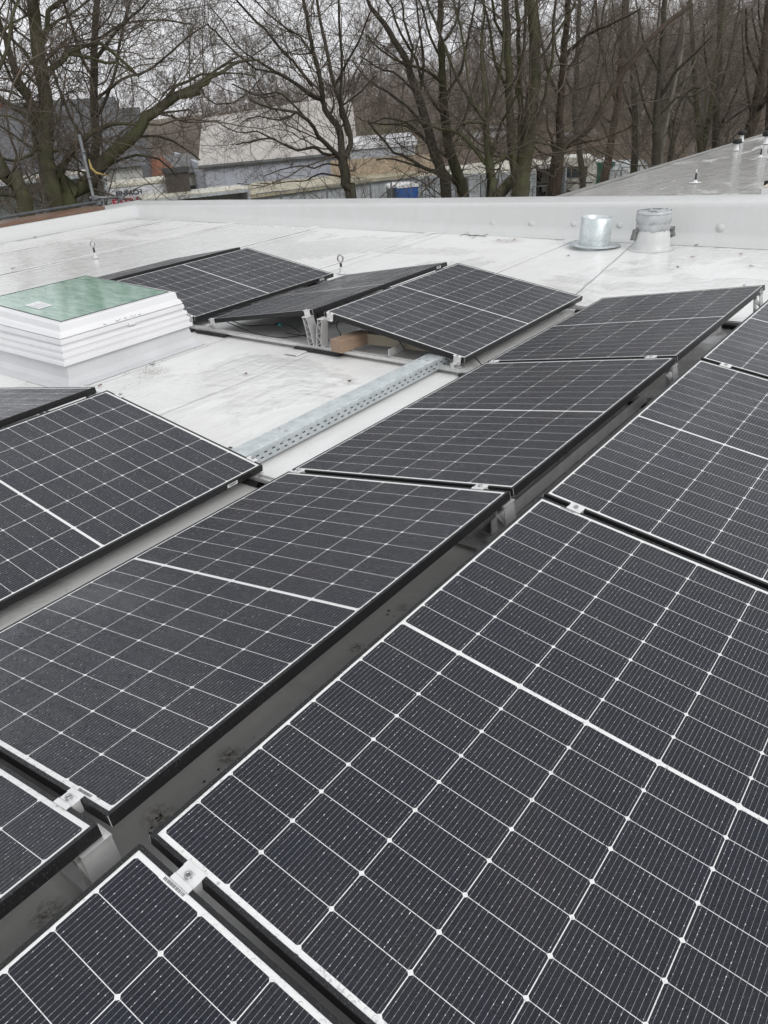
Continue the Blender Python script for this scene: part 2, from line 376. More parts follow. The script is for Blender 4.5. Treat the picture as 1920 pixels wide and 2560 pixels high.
seam(sline((9.6, 1.92), (6.9, 1.44)), .011)
seam(sline((5.06, 2.46), (3.5, 2.48)), .005)
seam(sline((5.2, 3.35), (3.5, 3.33)), .005)
seam(sline((9.7, 7.9), (5.2, 7.82)), .007); seam(sline((9.7, 6.2), (7.0, 6.1)), .006); seam(sline((9.7, 9.4), (4.2, 9.3)), .006)
seam(sline((9.7, 4.3), (7.0, 4.2)), .006); seam(sline((9.75, -.3), (7.0, -.4)), .006)
# fastening plates that show as bumps under the upstand membrane
for (x, y) in ((1231, 560), (1328.5, 561.5), (1434, 562.5), (1549, 565), (1671, 567), (1800, 570.5)):
    d = ray(x, y); P = CAM + d*((CX-.03)-CAM[0])/d[0]
    fm = Matrix.Translation(Vector(P)) @ Matrix.Rotation(R(-90), 4, 'Y')
    MB().lathe([(.0, .013), (.010, .012), (.015, .007), (.034, .005), (.042, .0), (.044, -.02)], n=20, M=fm).build('fastening_plate', M['parapet'], bld, True)

# ================================================================== solar panels
W, L, LP, TH, HL = 1.134, 1.71069, 1.73457, .16089, .10
GR, GV = .11197, .15432
WC, WS = W*math.cos(TH), W*math.sin(TH)
FH = .032
# row -> (y of low edge, sign of the uphill direction, x shift)
ROW = {'F': (-GR-WC, 1, .0206), 'M': (WC, -1, 0.), 'L': (WC+GV, 1, -.0088), 'K': (2*WC+GV+GR+WC, -1, -.0078), 'J': (3*WC+2*GV+GR, 1, -.0094), 'I': (5*WC+2*GV+2*GR, -1, -.0106)}
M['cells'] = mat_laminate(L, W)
def make_panel():
    root = empty('solar_module')
    lip = .0105; b = MB()
    def ring(x0, x1, y0, y1, z): return [(x0, y0, z), (x1, y0, z), (x1, y1, z), (x0, y1, z)]
    rs = [ring(.001, L-.001, .001, W-.001, 0), ring(0, L, 0, W, -.001), ring(0, L, 0, W, -FH), ring(.028, L-.028, .028, W-.028, -FH), ring(.028, L-.028, .028, W-.028, -FH+.002), ring(.003, L-.003, .003, W-.003, -FH+.002), ring(.003, L-.003, .003, W-.003, -.006), ring(lip, L-lip, lip, W-lip, -.006), ring(lip, L-lip, lip, W-lip, 0)]
    vs = [v for r in rs for v in r]; fs = []
    for i in range(len(rs)):
        j = (i+1) % len(rs)
        for k in range(4): fs.append((i*4+k, i*4+(k+1) % 4, j*4+(k+1) % 4, j*4+k))
    b.add(vs, fs).build('frame', M['frame'], root)
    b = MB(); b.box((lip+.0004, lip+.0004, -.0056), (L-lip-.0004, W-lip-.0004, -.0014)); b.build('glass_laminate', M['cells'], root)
    for (cx_, cy_2) in ((-.0003, -.0003), (L-.0009, -.0003), (-.0003, W-.0009), (L-.0009, W-.0009)): MB().box((cx_, cy_2, -FH+.001), (cx_+.0012, cy_2+.0012, -.0008)).build('mitre_highlight', M['alu_white'], root)  # pale strips added for the bright highlight along the frame's cut corners
    b = MB(); b.box((L/2-.05, W-.16, -.022), (L/2+.05, W-.07, -.0057)); b.build('junction_box', M['rubber'], root, bevel=.003)
    return root
def add_sticker(root, x0, y0, ln, wd, face, seed):
    # barcode sticker: on the glass border ('top') or on a long frame side ('low' / 'high')
    r = random.Random(seed); p = MB(); q = MB()
    if face == 'top': p.box((x0, y0, -.0013), (x0+wd, y0+ln, -.0006)); put = lambda s, e, a, c: q.box((x0+wd*a, y0+s, -.0005), (x0+wd*c, y0+e, -.0002))
    elif face == 'low': p.box((x0, -.0009, -.026), (x0+ln, -.0003, -.009)); put = lambda s, e, a, c: q.box((x0+s, -.0016, -.026+.017*a), (x0+e, -.0010, -.026+.017*c))
    else: p.box((x0, W+.0003, -.026), (x0+ln, W+.0009, -.009)); put = lambda s, e, a, c: q.box((x0+s, W+.0010, -.026+.017*a), (x0+e, W+.0016, -.026+.017*c))
    st = p.build('serial_sticker', M['paper'], root)
    s = ln*.12
    while s < ln*.88:
        e = s+r.choice((.0008, .0014, .0022)); put(s, e, .30, .85); s = e+r.choice((.001, .0017))
    q.build('barcode', M['print'], st)
proto = make_panel()
PL = [
 ('F', 0, 'nearest solar panel, cut off by the bottom edge, barcode sticker at its corner'),
 ('F', 1, 'largest solar panel, wet with fine silver lines, filling the lower right'),
 ('F', 2, 'wet solar panel directly beyond the largest one, cut by the right edge'),
 ('F', 3, 'small corner of the farthest solar panel in the right hand row'),
 ('M', 0, 'solar panel of which only a corner reaches in at the lower left edge'),
 ('M', 1, 'big wet solar panel just left of the largest one, across the dark channel'),
 ('M', 2, 'solar panel in the middle row beside the galvanised cable tray'),
 ('M', 3, 'farthest solar panel of the middle row, its raised corner near the back parapet'),
 ('L', 1, 'solar panel at the left edge where the galvanised cable tray ends'),
 ('L', 3, 'solar panel tilted over the timber block and the far end of the cable tray'),
 ('K', 1, 'solar panel mostly cut off by the left edge, in front of the white skylight'),
 ('K', 3, 'solar panel seen at a flat angle with black cables hanging open beneath it'),
 ('J', 3, 'solar panel directly behind the white skylight, sloping towards the camera'),
 ('I', 3, 'rearmost solar panel, seen as a narrow dark strip behind the skylight'),
]
PAN = {}
for i, (r_, n_, lab) in enumerate(PL):
    o = proto if i == 0 else copy_tree(proto)
    yl, sg, dx = ROW[r_]; x0 = n_*LP + dx
    if sg > 0: o.matrix_world = Matrix.Translation((x0, yl, HL)) @ Matrix.Rotation(TH, 4, 'X')
    else: o.matrix_world = Matrix.Translation((x0+L, yl, HL)) @ Matrix.Rotation(math.pi, 4, 'Z') @ Matrix.Rotation(TH, 4, 'X')
    tag(o, lab, 'solar panel', 'solar panels on the roof'); PAN[r_+str(n_)] = o
add_sticker(PAN['F0'], L-.0245, W-.16, .075, .012, 'top', 1)
add_sticker(PAN['F1'], L-.0245, W-.15, .07, .012, 'top', 2)
add_sticker(PAN['M1'], L-.0245, W-.15, .07, .012, 'top', 3)
add_sticker(PAN['L1'], L-.22, 0, .06, 0, 'low', 4)
add_sticker(PAN['J3'], L-.20, 0, .06, 0, 'low', 5)
add_sticker(PAN['M3'], .07, 0, .06, 0, 'high', 6)
add_sticker(PAN['K3'], .10, 0, .06, 0, 'high', 7)

# ------------------------------------------------------------------ rain beads standing on the nearest glass and frames
n = N('rain_water'); n.b.inputs['Transmission Weight'].default_value = 1.0; n.b.inputs['IOR'].default_value = 1.33; n.b.inputs['Roughness'].default_value = .02
n.b.inputs['Base Color'].default_value = (1, 1, 1, 1)
M['water'] = n.mat
def beads(key, seed, ng, nf):
    o = PAN[key]; inv = o.matrix_world.inverted(); r = random.Random(seed); cl = inv @ Vector(CAM); V = []; Fc = []
    ring = 7; prof = [(1., 0.), (.88, .36), (.52, .62)]
    def bead(x, y, z, s):
        b0 = len(V); e = r.uniform(.85, 1.15)
        for (q, h) in prof:
            for k in range(ring): a = 2*math.pi*k/ring; V.append((x+s*q*math.cos(a)*e, y+s*q*math.sin(a)/e, z+s*h*.75))
        V.append((x, y, z+s*.52))
        for i in range(2):
            for k in range(ring): Fc.append((b0+i*ring+k, b0+i*ring+(k+1) % ring, b0+(i+1)*ring+(k+1) % ring, b0+(i+1)*ring+k))
        for k in range(ring): Fc.append((b0+2*ring+k, b0+2*ring+(k+1) % ring, b0+3*ring))
    cnt = 0; tries = 0
    while cnt < ng and tries < ng*12:
        tries += 1; x, y = r.uniform(.012, L-.012), r.uniform(.012, W-.012); d = math.hypot(x-cl.x, y-cl.y)
        if d > 2.4 or r.random() > math.exp(-d*.9)*1.6: continue
        bead(x, y, -.0013, r.choice((.0011, .0014, .0018, .0026))*r.uniform(.8, 1.2)); cnt += 1
    cnt = 0; tries = 0
    while cnt < nf and tries < nf*20:
        tries += 1; t = r.random(); w_ = r.uniform(.0015, .009)
        x, y = r.choice(((t*L, w_), (t*L, W-w_), (w_, t*W), (L-w_, t*W)))
        if math.hypot(x-cl.x, y-cl.y) > 2.6: continue
        bead(x, y, .0002, r.choice((.0012, .0017, .0024, .0034))*r.uniform(.8, 1.1)); cnt += 1
    me = bpy.data.meshes.new('rain_beads'); me.from_pydata(V, [], Fc); me.update()
    b_ = link('rain_beads', me, M['water'], o, True); tag(b_, None, None, None, 'stuff')
beads('F0', 1, 2600, 1000); beads('F1', 2, 7000, 1200); beads('M0', 3, 900, 500); beads('M1', 4, 3500, 900)

# ------------------------------------------------------------------ substructure
def railthing(nn, xr, y0, y1, ridges, valleys, lows, label, clamps):
    root = empty('mounting_rail', (xr, y0, 0), 0, label, 'mounting rail', 'mounting rails under the panels')
    ox, oy = xr, y0
    b = MB()   # double walled aluminium profile
    prof = [(-.02, .0255), (.02, .0255), (.02, .046), (.012, .046), (.012, .038), (-.012, .038), (-.012, .046), (-.02, .046)]
    b.prism(prof, 'y', 0, y1-y0); b.build('rail_profile', M['alu'], root)
    for (yc, ln) in ridges+valleys+lows:
        pb = MB(); pb.box((-.042, yc-ln/2-oy, .0065), (.042, yc+ln/2-oy, .025)); pb.build('rubber_pad', M['rubber'], root, bevel=.003)
    def leg(yt, zt, yb, half=.036):
        # extruded truss shaped leg; section in (y, z), extruded along x
        h = zt-.047; ys_ = 1 if yt > yb else -1; k = 9; lb = MB()
        def cen(t): return yb+(yt-yb)*(t**1.5) - oy
        def z(t): return .047+h*t
        wd = lambda t: .020+.004*(1-t)
        for side in (-1, 1):
            pl = [(cen(i/k)+side*wd(i/k), z(i/k)) for i in range(k+1)]; pr = [(p[0]-side*.0035, p[1]) for p in pl][::-1]
            lb.prism(pl+pr, 'x', -half, half)
        for i in range(5):
            t0, t1 = i/5, (i+1)/5; a = (cen(t0)-(wd(t0)-.003)*(1 if i % 2 else -1), z(t0)+.002); c = (cen(t1)+(wd(t1)-.003)*(1 if i % 2 else -1), z(t1)-.002)
            lb.prism([(a[0], a[1]), (a[0], a[1]+.003), (c[0], c[1]), (c[0], c[1]-.003)], 'x', -half+.001, half-.001)
        lb.box((-half, cen(1)-.026, zt-.001), (half, cen(1)+.026, zt+.004)); lb.box((-half, cen(0)-.034, .0466), (half, cen(0)+.034, .0505))
        lb.build('support_leg', M['alu'], root)
    for (yt, zt, yb) in clamps['legs']: leg(yt, zt, yb)
    for (yt, zt) in clamps['feet']:
        fb = MB(); yy = yt-oy
        fb.box((-.03, yy-.03, .0466), (.03, yy+.03, .0500)); fb.box((-.03, yy-.012, .0502), (-.026, yy+.012, zt)); fb.box((.026, yy-.012, .0502), (.03, yy+.012, zt)); fb.box((-.03, yy-.02, zt+.0003), (.03, yy+.02, zt+.003))
        fb.build('low_foot', M['alu'], root)
    return root
def clamp_mb(end):
    b = MB()
    if not end:   # mid clamp bridging two frames
        prof = [(-.024, .0006), (-.024, .0045), (-.011, .0050), (-.009, .0026), (.009, .0026), (.011, .0050), (.024, .0045), (.024, .0006), (.011, .0003), (.0108, -.030), (-.0108, -.030), (-.011, .0003)]
    else:
        prof = [(-.010, .0006), (-.010, .0035), (.010, .0035), (.017, .003), (.017, -.001), (.008, -.002), (.0065, -.043), (.020, -.044), (.020, -.048), (.002, -.048), (.0015, .0006)]
    b.prism(prof, 'y', -.026, .026); return b
CLM = clamp_mb(False); CLE = clamp_mb(True)
def put_clamp(rail, row, x, s, end=0):
    # s: distance up the slope from the low edge; end=+1/-1: end clamp whose open side faces that x direction
    yl, sg, dx = ROW[row]
    pos = Vector((x, yl+sg*s*math.cos(TH), HL+s*math.sin(TH)))
    rot = Matrix.Rotation(TH*sg, 4, 'X')
    if end < 0: rot = rot @ Matrix.Rotation(math.pi, 4, 'Z')
    b = CLE if end else CLM
    o = b.build('module_clamp', M['alu_white'], None, bevel=.0012)
    o.matrix_world = Matrix.Translation(pos) @ rot
    q = MB(); zt = .0027 if not end else .0036
    q.lathe([(.0042, .001), (.0042, .0075), (.0072, .0078), (.0078, .007), (.0078, 0.)], n=20); q.add([(.0042*math.cos(a), .0042*math.sin(a), .001) for a in [k*math.pi/3 for k in range(6)]], [tuple(range(6))])
    bo = q.build('bolt', M['steel'], o, True, fixn=False); bo.location = (0.008 if end else 0, 0, zt)
    o.parent = rail; o.matrix_parent_inverse = Matrix.Translation(rail.location).inverted()
HZ = HL+WS
HZu, HLu = HZ-FH-.008, HL-FH-.002
yr = [-GR/2, 2*WC+GV+GR/2, 4*WC+2*GV+GR*1.5]      # ridges
yv = [WC+GV/2, 3*WC+GR+GV*1.5]                     # valleys
labs = {1: 'aluminium mounting rail crossing the dark channel at the lower left of the photo', 2: 'aluminium mounting rail passing under the near end of the cable tray',
        3: 'long aluminium mounting rail on rubber pads with open legs, running past the timber block', 4: 'aluminium mounting rail under the far end of the panels nearest the back parapet'}
RL = {}
for n_ in (1, 2, 3, 4):
    xr = n_*LP-.045 if n_ < 4 else 3*LP+L-.10
    legs = [(-GR-.012, HZu, -GR+.012), (.012, HZu, -.012)]; feet = [(-GR-WC+.06, HLu+.006), (WC-.05, HLu+.006)]; top = 1.75
    top = yv[0]+.05
    pads = [(yr[0], .52 if n_ > 2 else .26), (yv[0]-.10, .36)]
    if n_ in (1, 2): top = 3.80; 
    if n_ >= 3: top = yr[2]+1.35
    legs += [(2*WC+GV-.014+.0, HZu, 2*WC+GV+.020), (2*WC+GV+GR+.014, HZu, 2*WC+GV+GR-.020)]
    feet += [(WC+GV+.05, HLu+.006), (2*WC+GV+GR+WC-.05, HLu+.006)]
    pads += [(yr[1]-.01, .42), (yv[1]-.16, .34)]
    if n_ >= 3:
        legs += [(4*WC+2*GV+GR-.014, HZu, 4*WC+2*GV+GR+.020), (4*WC+2*GV+2*GR+.014, HZu, 4*WC+2*GV+2*GR-.020)]
        feet += [(3*WC+2*GV+GR+.05, HLu+.006)]; pads += [(yr[2], .42), (yv[1]+.2, .3)]
    if n_ == 2: pads.append((yv[0]+.1, .2))
    rl = railthing(n_, xr, -1.4, top, pads, [], [], labs[n_], {'legs': legs, 'feet': feet}); RL[n_] = rl
    for row in 'FM':
        xj = n_*LP+ROW[row][2]-(LP-L)/2
        if n_ < 4:
            put_clamp(rl, row, xj, W-.13); put_clamp(rl, row, xj, .055)
        else:
            put_clamp(rl, row, 3*LP+L+ROW[row][2], W-.13, 1)
x3 = 3*LP-.009
for (n_, row, x, s, e) in ((3, 'L', x3, .05, -1), (3, 'L', x3, W-.055, -1), (3, 'K', x3, .05, -1), (3, 'K', x3, W-.05, -1), (3, 'J', x3, .05, -1),
                           (2, 'L', LP+L-.009, .07, 1), (2, 'L', LP+L-.009, W-.10, 1), (2, 'K', LP+L-.008, W-.1, 1)):
    put_clamp(RL[n_], row, x, s, e)
# stiffening beams lying along the raised edge, between the rails
for (xa, xb, lab) in ((2*LP+.02, 3*LP-.10, 'long aluminium beam in the dark channel under the raised edge of the middle panel'), (LP+.3, LP+.9, None)):
    if lab is None: continue
    b = MB(); b.prism([(.0, .0), (.05, .0), (.05, .004), (.004, .004), (.004, .062), (.0, .062)], 'x', 0, xb-xa)
    o = b.build('ballast_beam', M['alu'], None); o.location = (xa, .10, .0475); tag(o, lab, 'metal beam')
b = MB(); b.prism([(.0, .0), (.05, .0), (.05, .004), (.004, .004), (.004, .05), (.0, .05)], 'x', 0, .42)
o = b.build('angle_profile', M['alu'], None); o.location = (5.155, 1.83, .0475); tag(o, 'short aluminium angle profile on the rail between the timber block and the cable tray', 'metal profile')

# ------------------------------------------------------------------ cable tray with slotted sides
tr = empty('cable_tray', (3.38, 1.44, .018), 0, 'long galvanised cable tray with slotted side and closed lid, lying across the bare roof', 'cable tray')
TL = 1.98; TWd = .115; THt = .070
b = MB(); b.box((0, 0, 0), (TL, .0015, THt-.002)); b.box((0, TWd-.0015, 0), (TL, TWd, THt-.002)); b.box((0, .0016, 0), (TL, TWd-.0016, .0015)); b.build('tray_channel', M['galv'], tr)
b = MB(); b.prism([(-.004, THt-.012), (-.0035, THt+.002), (.0, THt+.003), (TWd/2, THt+.005), (TWd, THt+.003), (TWd+.0035, THt+.002), (TWd+.004, THt-.012), (TWd+.003, THt-.012), (TWd+.002, THt+.0005), (TWd/2, THt+.003), (-.002, THt+.0005), (-.003, THt-.012)], 'x', -.004, TL-.06)
b.build('lid', M['galv_lid'], tr)
b = MB(); x = .03; k = 0
while x < TL-.05:
    for zz, ofs in ((.020, 0.), (.042, .028)):
        xa = x+ofs; 
        poly = [(xa+.004+.004*math.cos(a), zz+.0035*math.sin(a)) for a in np.linspace(math.pi/2, 3*math.pi/2, 5)]+[(xa+.018+.004*math.cos(a), zz+.0035*math.sin(a)) for a in np.linspace(-math.pi/2, math.pi/2, 5)]
        b.prism(poly, 'y', -.0004, .0008)
    x += .056
b.build('slots', M['slot'], tr)
for (sx, sy) in ((.42, .03), (.43, .085), (1.70, .03), (1.69, .085)):
    MB().lathe([(0, .004), (.008, .0035), (.010, 0)], (sx, sy, THt+.004), 14).build('lid_screw', M['steel'], tr, True)

# ------------------------------------------------------------------ timber under the panel
def boxthing(name, dims, loc, rz, mat, lab, cat, bev=.003, rx=0):
    b = MB(); b.box((0, 0, 0), dims); o = b.build(name, mat, None, bevel=bev); o.location = loc; o.rotation_euler = (rx, 0, rz); return tag(o, lab, cat)
boxthing('timber_block', (.26, .105, .085), (5.075, 2.165, .047), R(-6), M['block'], 'brown squared timber block pushed under the tilted panel, standing on the rail', 'timber')
boxthing('timber_beam', (.07, .62, .075), (5.36, 1.62, .047), R(4), M['beam'], 'pale timber beam lying in shade behind the brown block under the panel', 'timber')

# ------------------------------------------------------------------ cables
def curve_pts(ps, k=8):
    ps = [Vector(p) for p in ps]; out = []
    for i in range(len(ps)-1):
        p0, p1, p2, p3 = ps[max(i-1, 0)], ps[i], ps[i+1], ps[min(i+2, len(ps)-1)]
        for j in range(k):
            t = j/k; out.append(.5*((2*p1)+(p2-p0)*t+(2*p0-5*p1+4*p2-p3)*t*t+(3*p1-p0-3*p2+p3)*t**3))
    out.append(ps[-1]); return out
def cable(ps, lab, r=.0036):
    o = MB().tube(curve_pts(ps), r, 7).build('solar_cable', M['cable'], None, True)
    tag(o, lab, 'cable', 'black cables under the panels'); return o
xk = 5.33
cable([(xk, 3.55, .075), (xk-.03, 3.3, .06), (xk, 3.05, .085), (xk+.02, 2.9, .09), (xk-.02, 2.75, .06)], 'black cable on the roof under the flat seen panel, joined to the teal plug')
cable([(xk-.05, 3.5, .07), (xk-.08, 3.2, .03), (xk-.05, 2.95, .013), (xk+.1, 2.8, .012)], 'black cable sagging from the low panel end to the membrane')
cable([(xk+.1, 2.66, .24), (xk+.02, 2.60, .17), (xk, 2.50, .15), (xk+.02, 2.40, .17), (xk+.05, 2.33, .22)], 'black cable hanging in a loop between the two open legs')
cable([(xk+.06, 2.42, .23), (xk+.03, 2.44, .14), (xk+.05, 2.43, .06), (xk-.02, 2.47, .03)], 'black cable dropping straight down between the open legs')
cable([(xk+.02, 2.95, .03), (xk+.0, 2.7, .035), (xk+.02, 2.5, .025), (xk, 2.35, .03), (xk+.05, 2.2, .05)], 'black cable running along the rail behind the feet of the legs')
cable([(xk+.1, 1.98, .20), (xk+.02, 1.90, .12), (xk-.06, 1.78, .07)], 'black cable hanging down in front of the pale timber beam')
cable([(xk-.05, 1.65, .03), (xk+.1, 1.5, .02), (xk+.12, 1.38, .03), (xk-.02, 1.22, .03)], 'black cable on the roof beyond the end of the cable tray')
cable([(3.0, 2.45, .24), (2.9, 2.44, .17), (2.75, 2.46, .16), (2.6, 2.44, .2)], 'black cable hanging under the ridge of the panels at the left edge')
cn = empty('cable_plug', (xk+.01, 3.0, .092), R(80), 'teal plug joining two black cables under the flat seen panel', 'cable plug')
b = MB(); b.tube([(-.028, 0, 0), (.0, 0, 0)], .009, 10); b.tube([(-.034, 0, 0), (-.028, 0, 0)], .006, 10); b.build('plug_body', M['teal'], cn, True)
b = MB(); b.tube([(0.001, 0, 0), (.03, 0, 0)], .0085, 10); b.build('plug_socket', M['cable'], cn, True)

# ================================================================== skylight
sk = empty('roof_skylight', (4.45, 4.1, 0), 0, 'white framed flat roof skylight with mint green glazing and a paper label on the pane', 'skylight')
O = Vector((4.45, 4.1, 0))
ZT = .385
# plan corners (near, right, far, left) at a given outset
def quad(o, z, tilt=0.):
    x0, x1, y0, y1 = 3.925, 4.88, 3.56, 4.72
    return [Vector((x0-o, y0-o, z))-O, Vector((x1+o*.4, y0-o, z))-O, Vector((x1+o*.4+.03, y1+o, z+tilt))-O, Vector((x0-o+.03, y1+o, z+tilt))-O]
def stack(levels, name, mat, bevel=0, cap=None):
    b = MB(); vs = []; 
    for (o, z, t) in levels: vs += [tuple(v) for v in quad(o, z, t)]
    fs = [(i*4+k, i*4+(k+1) % 4, (i+1)*4+(k+1) % 4, (i+1)*4+k) for i in range(len(levels)-1) for k in range(4)]
    if cap: fs.append(tuple(range(len(levels)*4-4, len(levels)*4)))
    b.add(vs, fs); o_ = b.build(name, mat, sk); return o_
stack([(.17, .003, 0), (.105, .016, 0), (.075, .05, 0), (.05, .16, 0)], 'curb_flashing', M['curb'])
TT = .035
stack([(.055, .14, 0), (.092, .140, 0), (.090, .162, 0), (.072, .166, 0), (.072, .184, 0), (.080, .187, 0), (.078, .205, 0), (.060, .209, 0), (.060, .226, 0), (.068, .229, 0), (.064, .249, 0), (.040, .256, 0), (.036, .272, .01), (.052, .268, .012), (.050, .296, .018), (.034, .300, .02), (.032, .304, .02), (.046, .305, .02), (.030, .330, TT*.8), (.012, .338, TT*.9), (.006, ZT-.006, TT), (-.0, ZT, TT), (-.042, ZT+.001, TT), (-.044, ZT-.006, TT)], 'upstand_frame', M['pvc'])
stack([(-.0405, ZT+.0035, TT), (-.048, ZT+.004, TT), (-.050, ZT-.004, TT)], 'gasket', M['gasket'])
n = N('mint_green_glazing'); c = n.coord()
gn = n.ramp(n.noise(n.mapping(c, (7, 2, 1), rot=(0, 0, .6)), 3.0, 5, .65, .5), [(.35, 0.), (.65, 1.)])  # tree and sky reflections put into the green as lighter streaks
dd = n.ramp(n.voro(c, 45).outputs['Distance'], [(0., 1.), (.4, 0.)])
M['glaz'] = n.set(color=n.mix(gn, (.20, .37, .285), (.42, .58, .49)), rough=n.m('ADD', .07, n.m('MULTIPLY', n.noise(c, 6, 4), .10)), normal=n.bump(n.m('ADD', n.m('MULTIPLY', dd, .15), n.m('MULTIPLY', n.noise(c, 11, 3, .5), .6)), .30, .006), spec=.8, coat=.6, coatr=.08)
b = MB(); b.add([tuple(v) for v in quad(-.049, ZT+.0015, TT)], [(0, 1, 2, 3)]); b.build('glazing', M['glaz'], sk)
def on_glass(u, v, z=.004):   # u along x, v along y, 0..1
    q = quad(-.05, ZT+z, TT); return (q[0]*(1-u)+q[1]*u)*(1-v)+(q[3]*(1-u)+q[2]*u)*v
b = MB(); b.add([tuple(on_glass(*p)) for p in ((.10, .40), (.23, .41), (.235, .60), (.105, .59))], [(0, 1, 2, 3)]); lb = b.build('paper_label', M['paper'], sk)
b = MB()
for i in range(4): b.add([tuple(on_glass(u, v, .005)) for u, v in ((.12+.026*i, .43), (.127+.026*i, .43), (.13+.026*i, .56-.03*(i % 2)), (.123+.026*i, .56-.03*(i % 2)))], [(0, 1, 2, 3)])
b.build('print_lines', simple('pale_print', (.55, .56, .58)), lb)
# printed label and latch on the front of the frame (faces -y)
yf = 3.56-O.y
def side_label(x0, x1, z0, z1, nm='type_label'):
    b = MB(); b.add([(x0-O.x, yf-.046, z0), (x1-O.x, yf-.046, z0), (x1-O.x, yf-.0275, z1), (x0-O.x, yf-.0275, z1)], [(0, 1, 2, 3)])
    return b.build(nm, M['paper'], sk)
def label_bits(par, x0, x1, z0, z1, cnt, sd):
    r = random.Random(sd); b = MB()
    for i in range(cnt):
        u = r.uniform(.04, .9); v = r.choice((.2, .42, .64)); w_ = r.uniform(.02, .08); f = lambda uu, vv: (x0+(x1-x0)*uu-O.x, yf-.0475+.0185*vv, z0+(z1-z0)*vv)
        b.add([f(u, v), f(min(u+w_, .97), v), f(min(u+w_, .97), v+.14), f(u, v+.14)], [(0, 1, 2, 3)])
    b.build('small_print', M['print'], par)
l1 = side_label(4.20, 4.42, .306, .3285); label_bits(l1, 4.20, 4.42, .306, .3285, 14, 3)
l2 = side_label(4.43, 4.53, .306, .3295); label_bits(l2, 4.43, 4.53, .306, .3295, 12, 5)
b = MB(); b.box((4.40-O.x, yf-.066, .262), (4.455-O.x, yf-.052, .286)); b.build('latch', M['pvc'], sk, bevel=.004)

# ================================================================== small roof things
def eyebolt(P, lab, h=.17, lean=0.):
    root = empty('anchor_eyebolt', tuple(P), 0, lab, 'anchor point', 'anchor eyebolts on the roof')
    MB().lathe([(.045, .005), (.03, .008), (.022, .03), (.019, .055), (.016, .07), (0, .072)], n=20).build('membrane_collar', M['curb'], root, True)
    MB().tube([(0, 0, .06), (lean*.3, 0, h*.62)], .0115, 10).build('sleeve', M['rubber'], root, True)
    cz_ = h*.62+.045; ax = Vector((math.sin(YAW), -math.cos(YAW), 0))
    MB().tube([Vector((lean*.5, 0, cz_))+ax*(.026*math.cos(a))+Vector((0, 0, .034*math.sin(a))) for a in np.linspace(-math.pi/2, 1.5*math.pi, 22)], .0085, 8, caps=False).build('eye', M['steel'], root, True)
    return root
eyebolt((6.98, 7.72, 0), 'steel eyebolt standing in the puddled area behind the skylight, left of all panels', .20)
eyebolt((7.30, 4.02, 0), 'steel eyebolt standing behind the flat seen panel in mid roof', .17)
# galvanised duct collar lying with its flange on the roof
dc = empty('duct_collar', (9.33, 2.24, .006), 0, 'loose galvanised duct collar with a wide round flange set down before the parapet', 'duct collar')
DM = Matrix.Rotation(R(3.5), 4, Vector((math.cos(YAW), math.sin(YAW), 0)))
MB().lathe([(.152, 0), (.272, .001), (.273, .004), (.1535, .0045)], n=56, M=Matrix.Translation((0, 0, .017)) @ DM).build('flange', M['galv'], dc, True)
o = MB().lathe([(.160, .002), (.160, .268), (.158, .270), (.156, .268), (.156, .002)], n=56, M=Matrix.Translation((0, 0, .021)) @ DM).build('pipe_sleeve', M['galv_lid'], dc, True)
# vent pipe wrapped in film and tape
vp = empty('wrapped_vent_pipe', (9.37, 1.645, 0), 0, 'white vent pipe with its top wrapped in grey film and tape', 'vent pipe')
MB().lathe([(.23, .003), (.195, .006), (.180, .02), (.177, .09), (.168, .15), (.152, .20), (.14, .24)], n=40).build('membrane_cone', M['parapet'], vp, True)
r_ = random.Random(3); b = MB(); n_ = 40; prof = [(.150, .185), (.166, .195), (.168, .24), (.163, .262), (.170, .268), (.168, .32), (.166, .357), (.150, .362), (.09, .352), (.0, .356)]
b.lathe(prof, n=n_); b.v = [(x*(1+r_.uniform(-.035, .03)), y*(1+r_.uniform(-.035, .03)), z+r_.uniform(-.009, .009)) for x, y, z in b.v]
b.build('wrapping_film', M['film'], vp, True)
MB().lathe([(.1715, .345), (.1725, .348), (.1725, .359), (.166, .366)], n=40).build('tape_band', M['film'], vp, True)
for s_, sd_ in ((-1, 1), (1, 2)):
    rr = random.Random(sd_); b = MB()
    d_ = Vector((math.sin(YAW), -math.cos(YAW), 0))*s_
    for q in range(4):
        base = d_*.155+Vector((rr.uniform(-.02, .02), rr.uniform(-.02, .02), .185)); 
        b.tube([base-d_*.03+Vector((0, 0, .02)), base+d_*.012*(q+1), base+d_*(.03+.01*q)+Vector((rr.uniform(-.02, .02), rr.uniform(-.02, .02), -.05-.01*q)), base+d_*.02+Vector((0, 0, -.085))], [.012, .024, .021, .007], 7)
    b.v = [(x+rr.uniform(-.005, .005), y+rr.uniform(-.005, .005), z+rr.uniform(-.005, .005)) for x, y, z in b.v]
    b.build('taped_corner', M['tape'], vp, True)
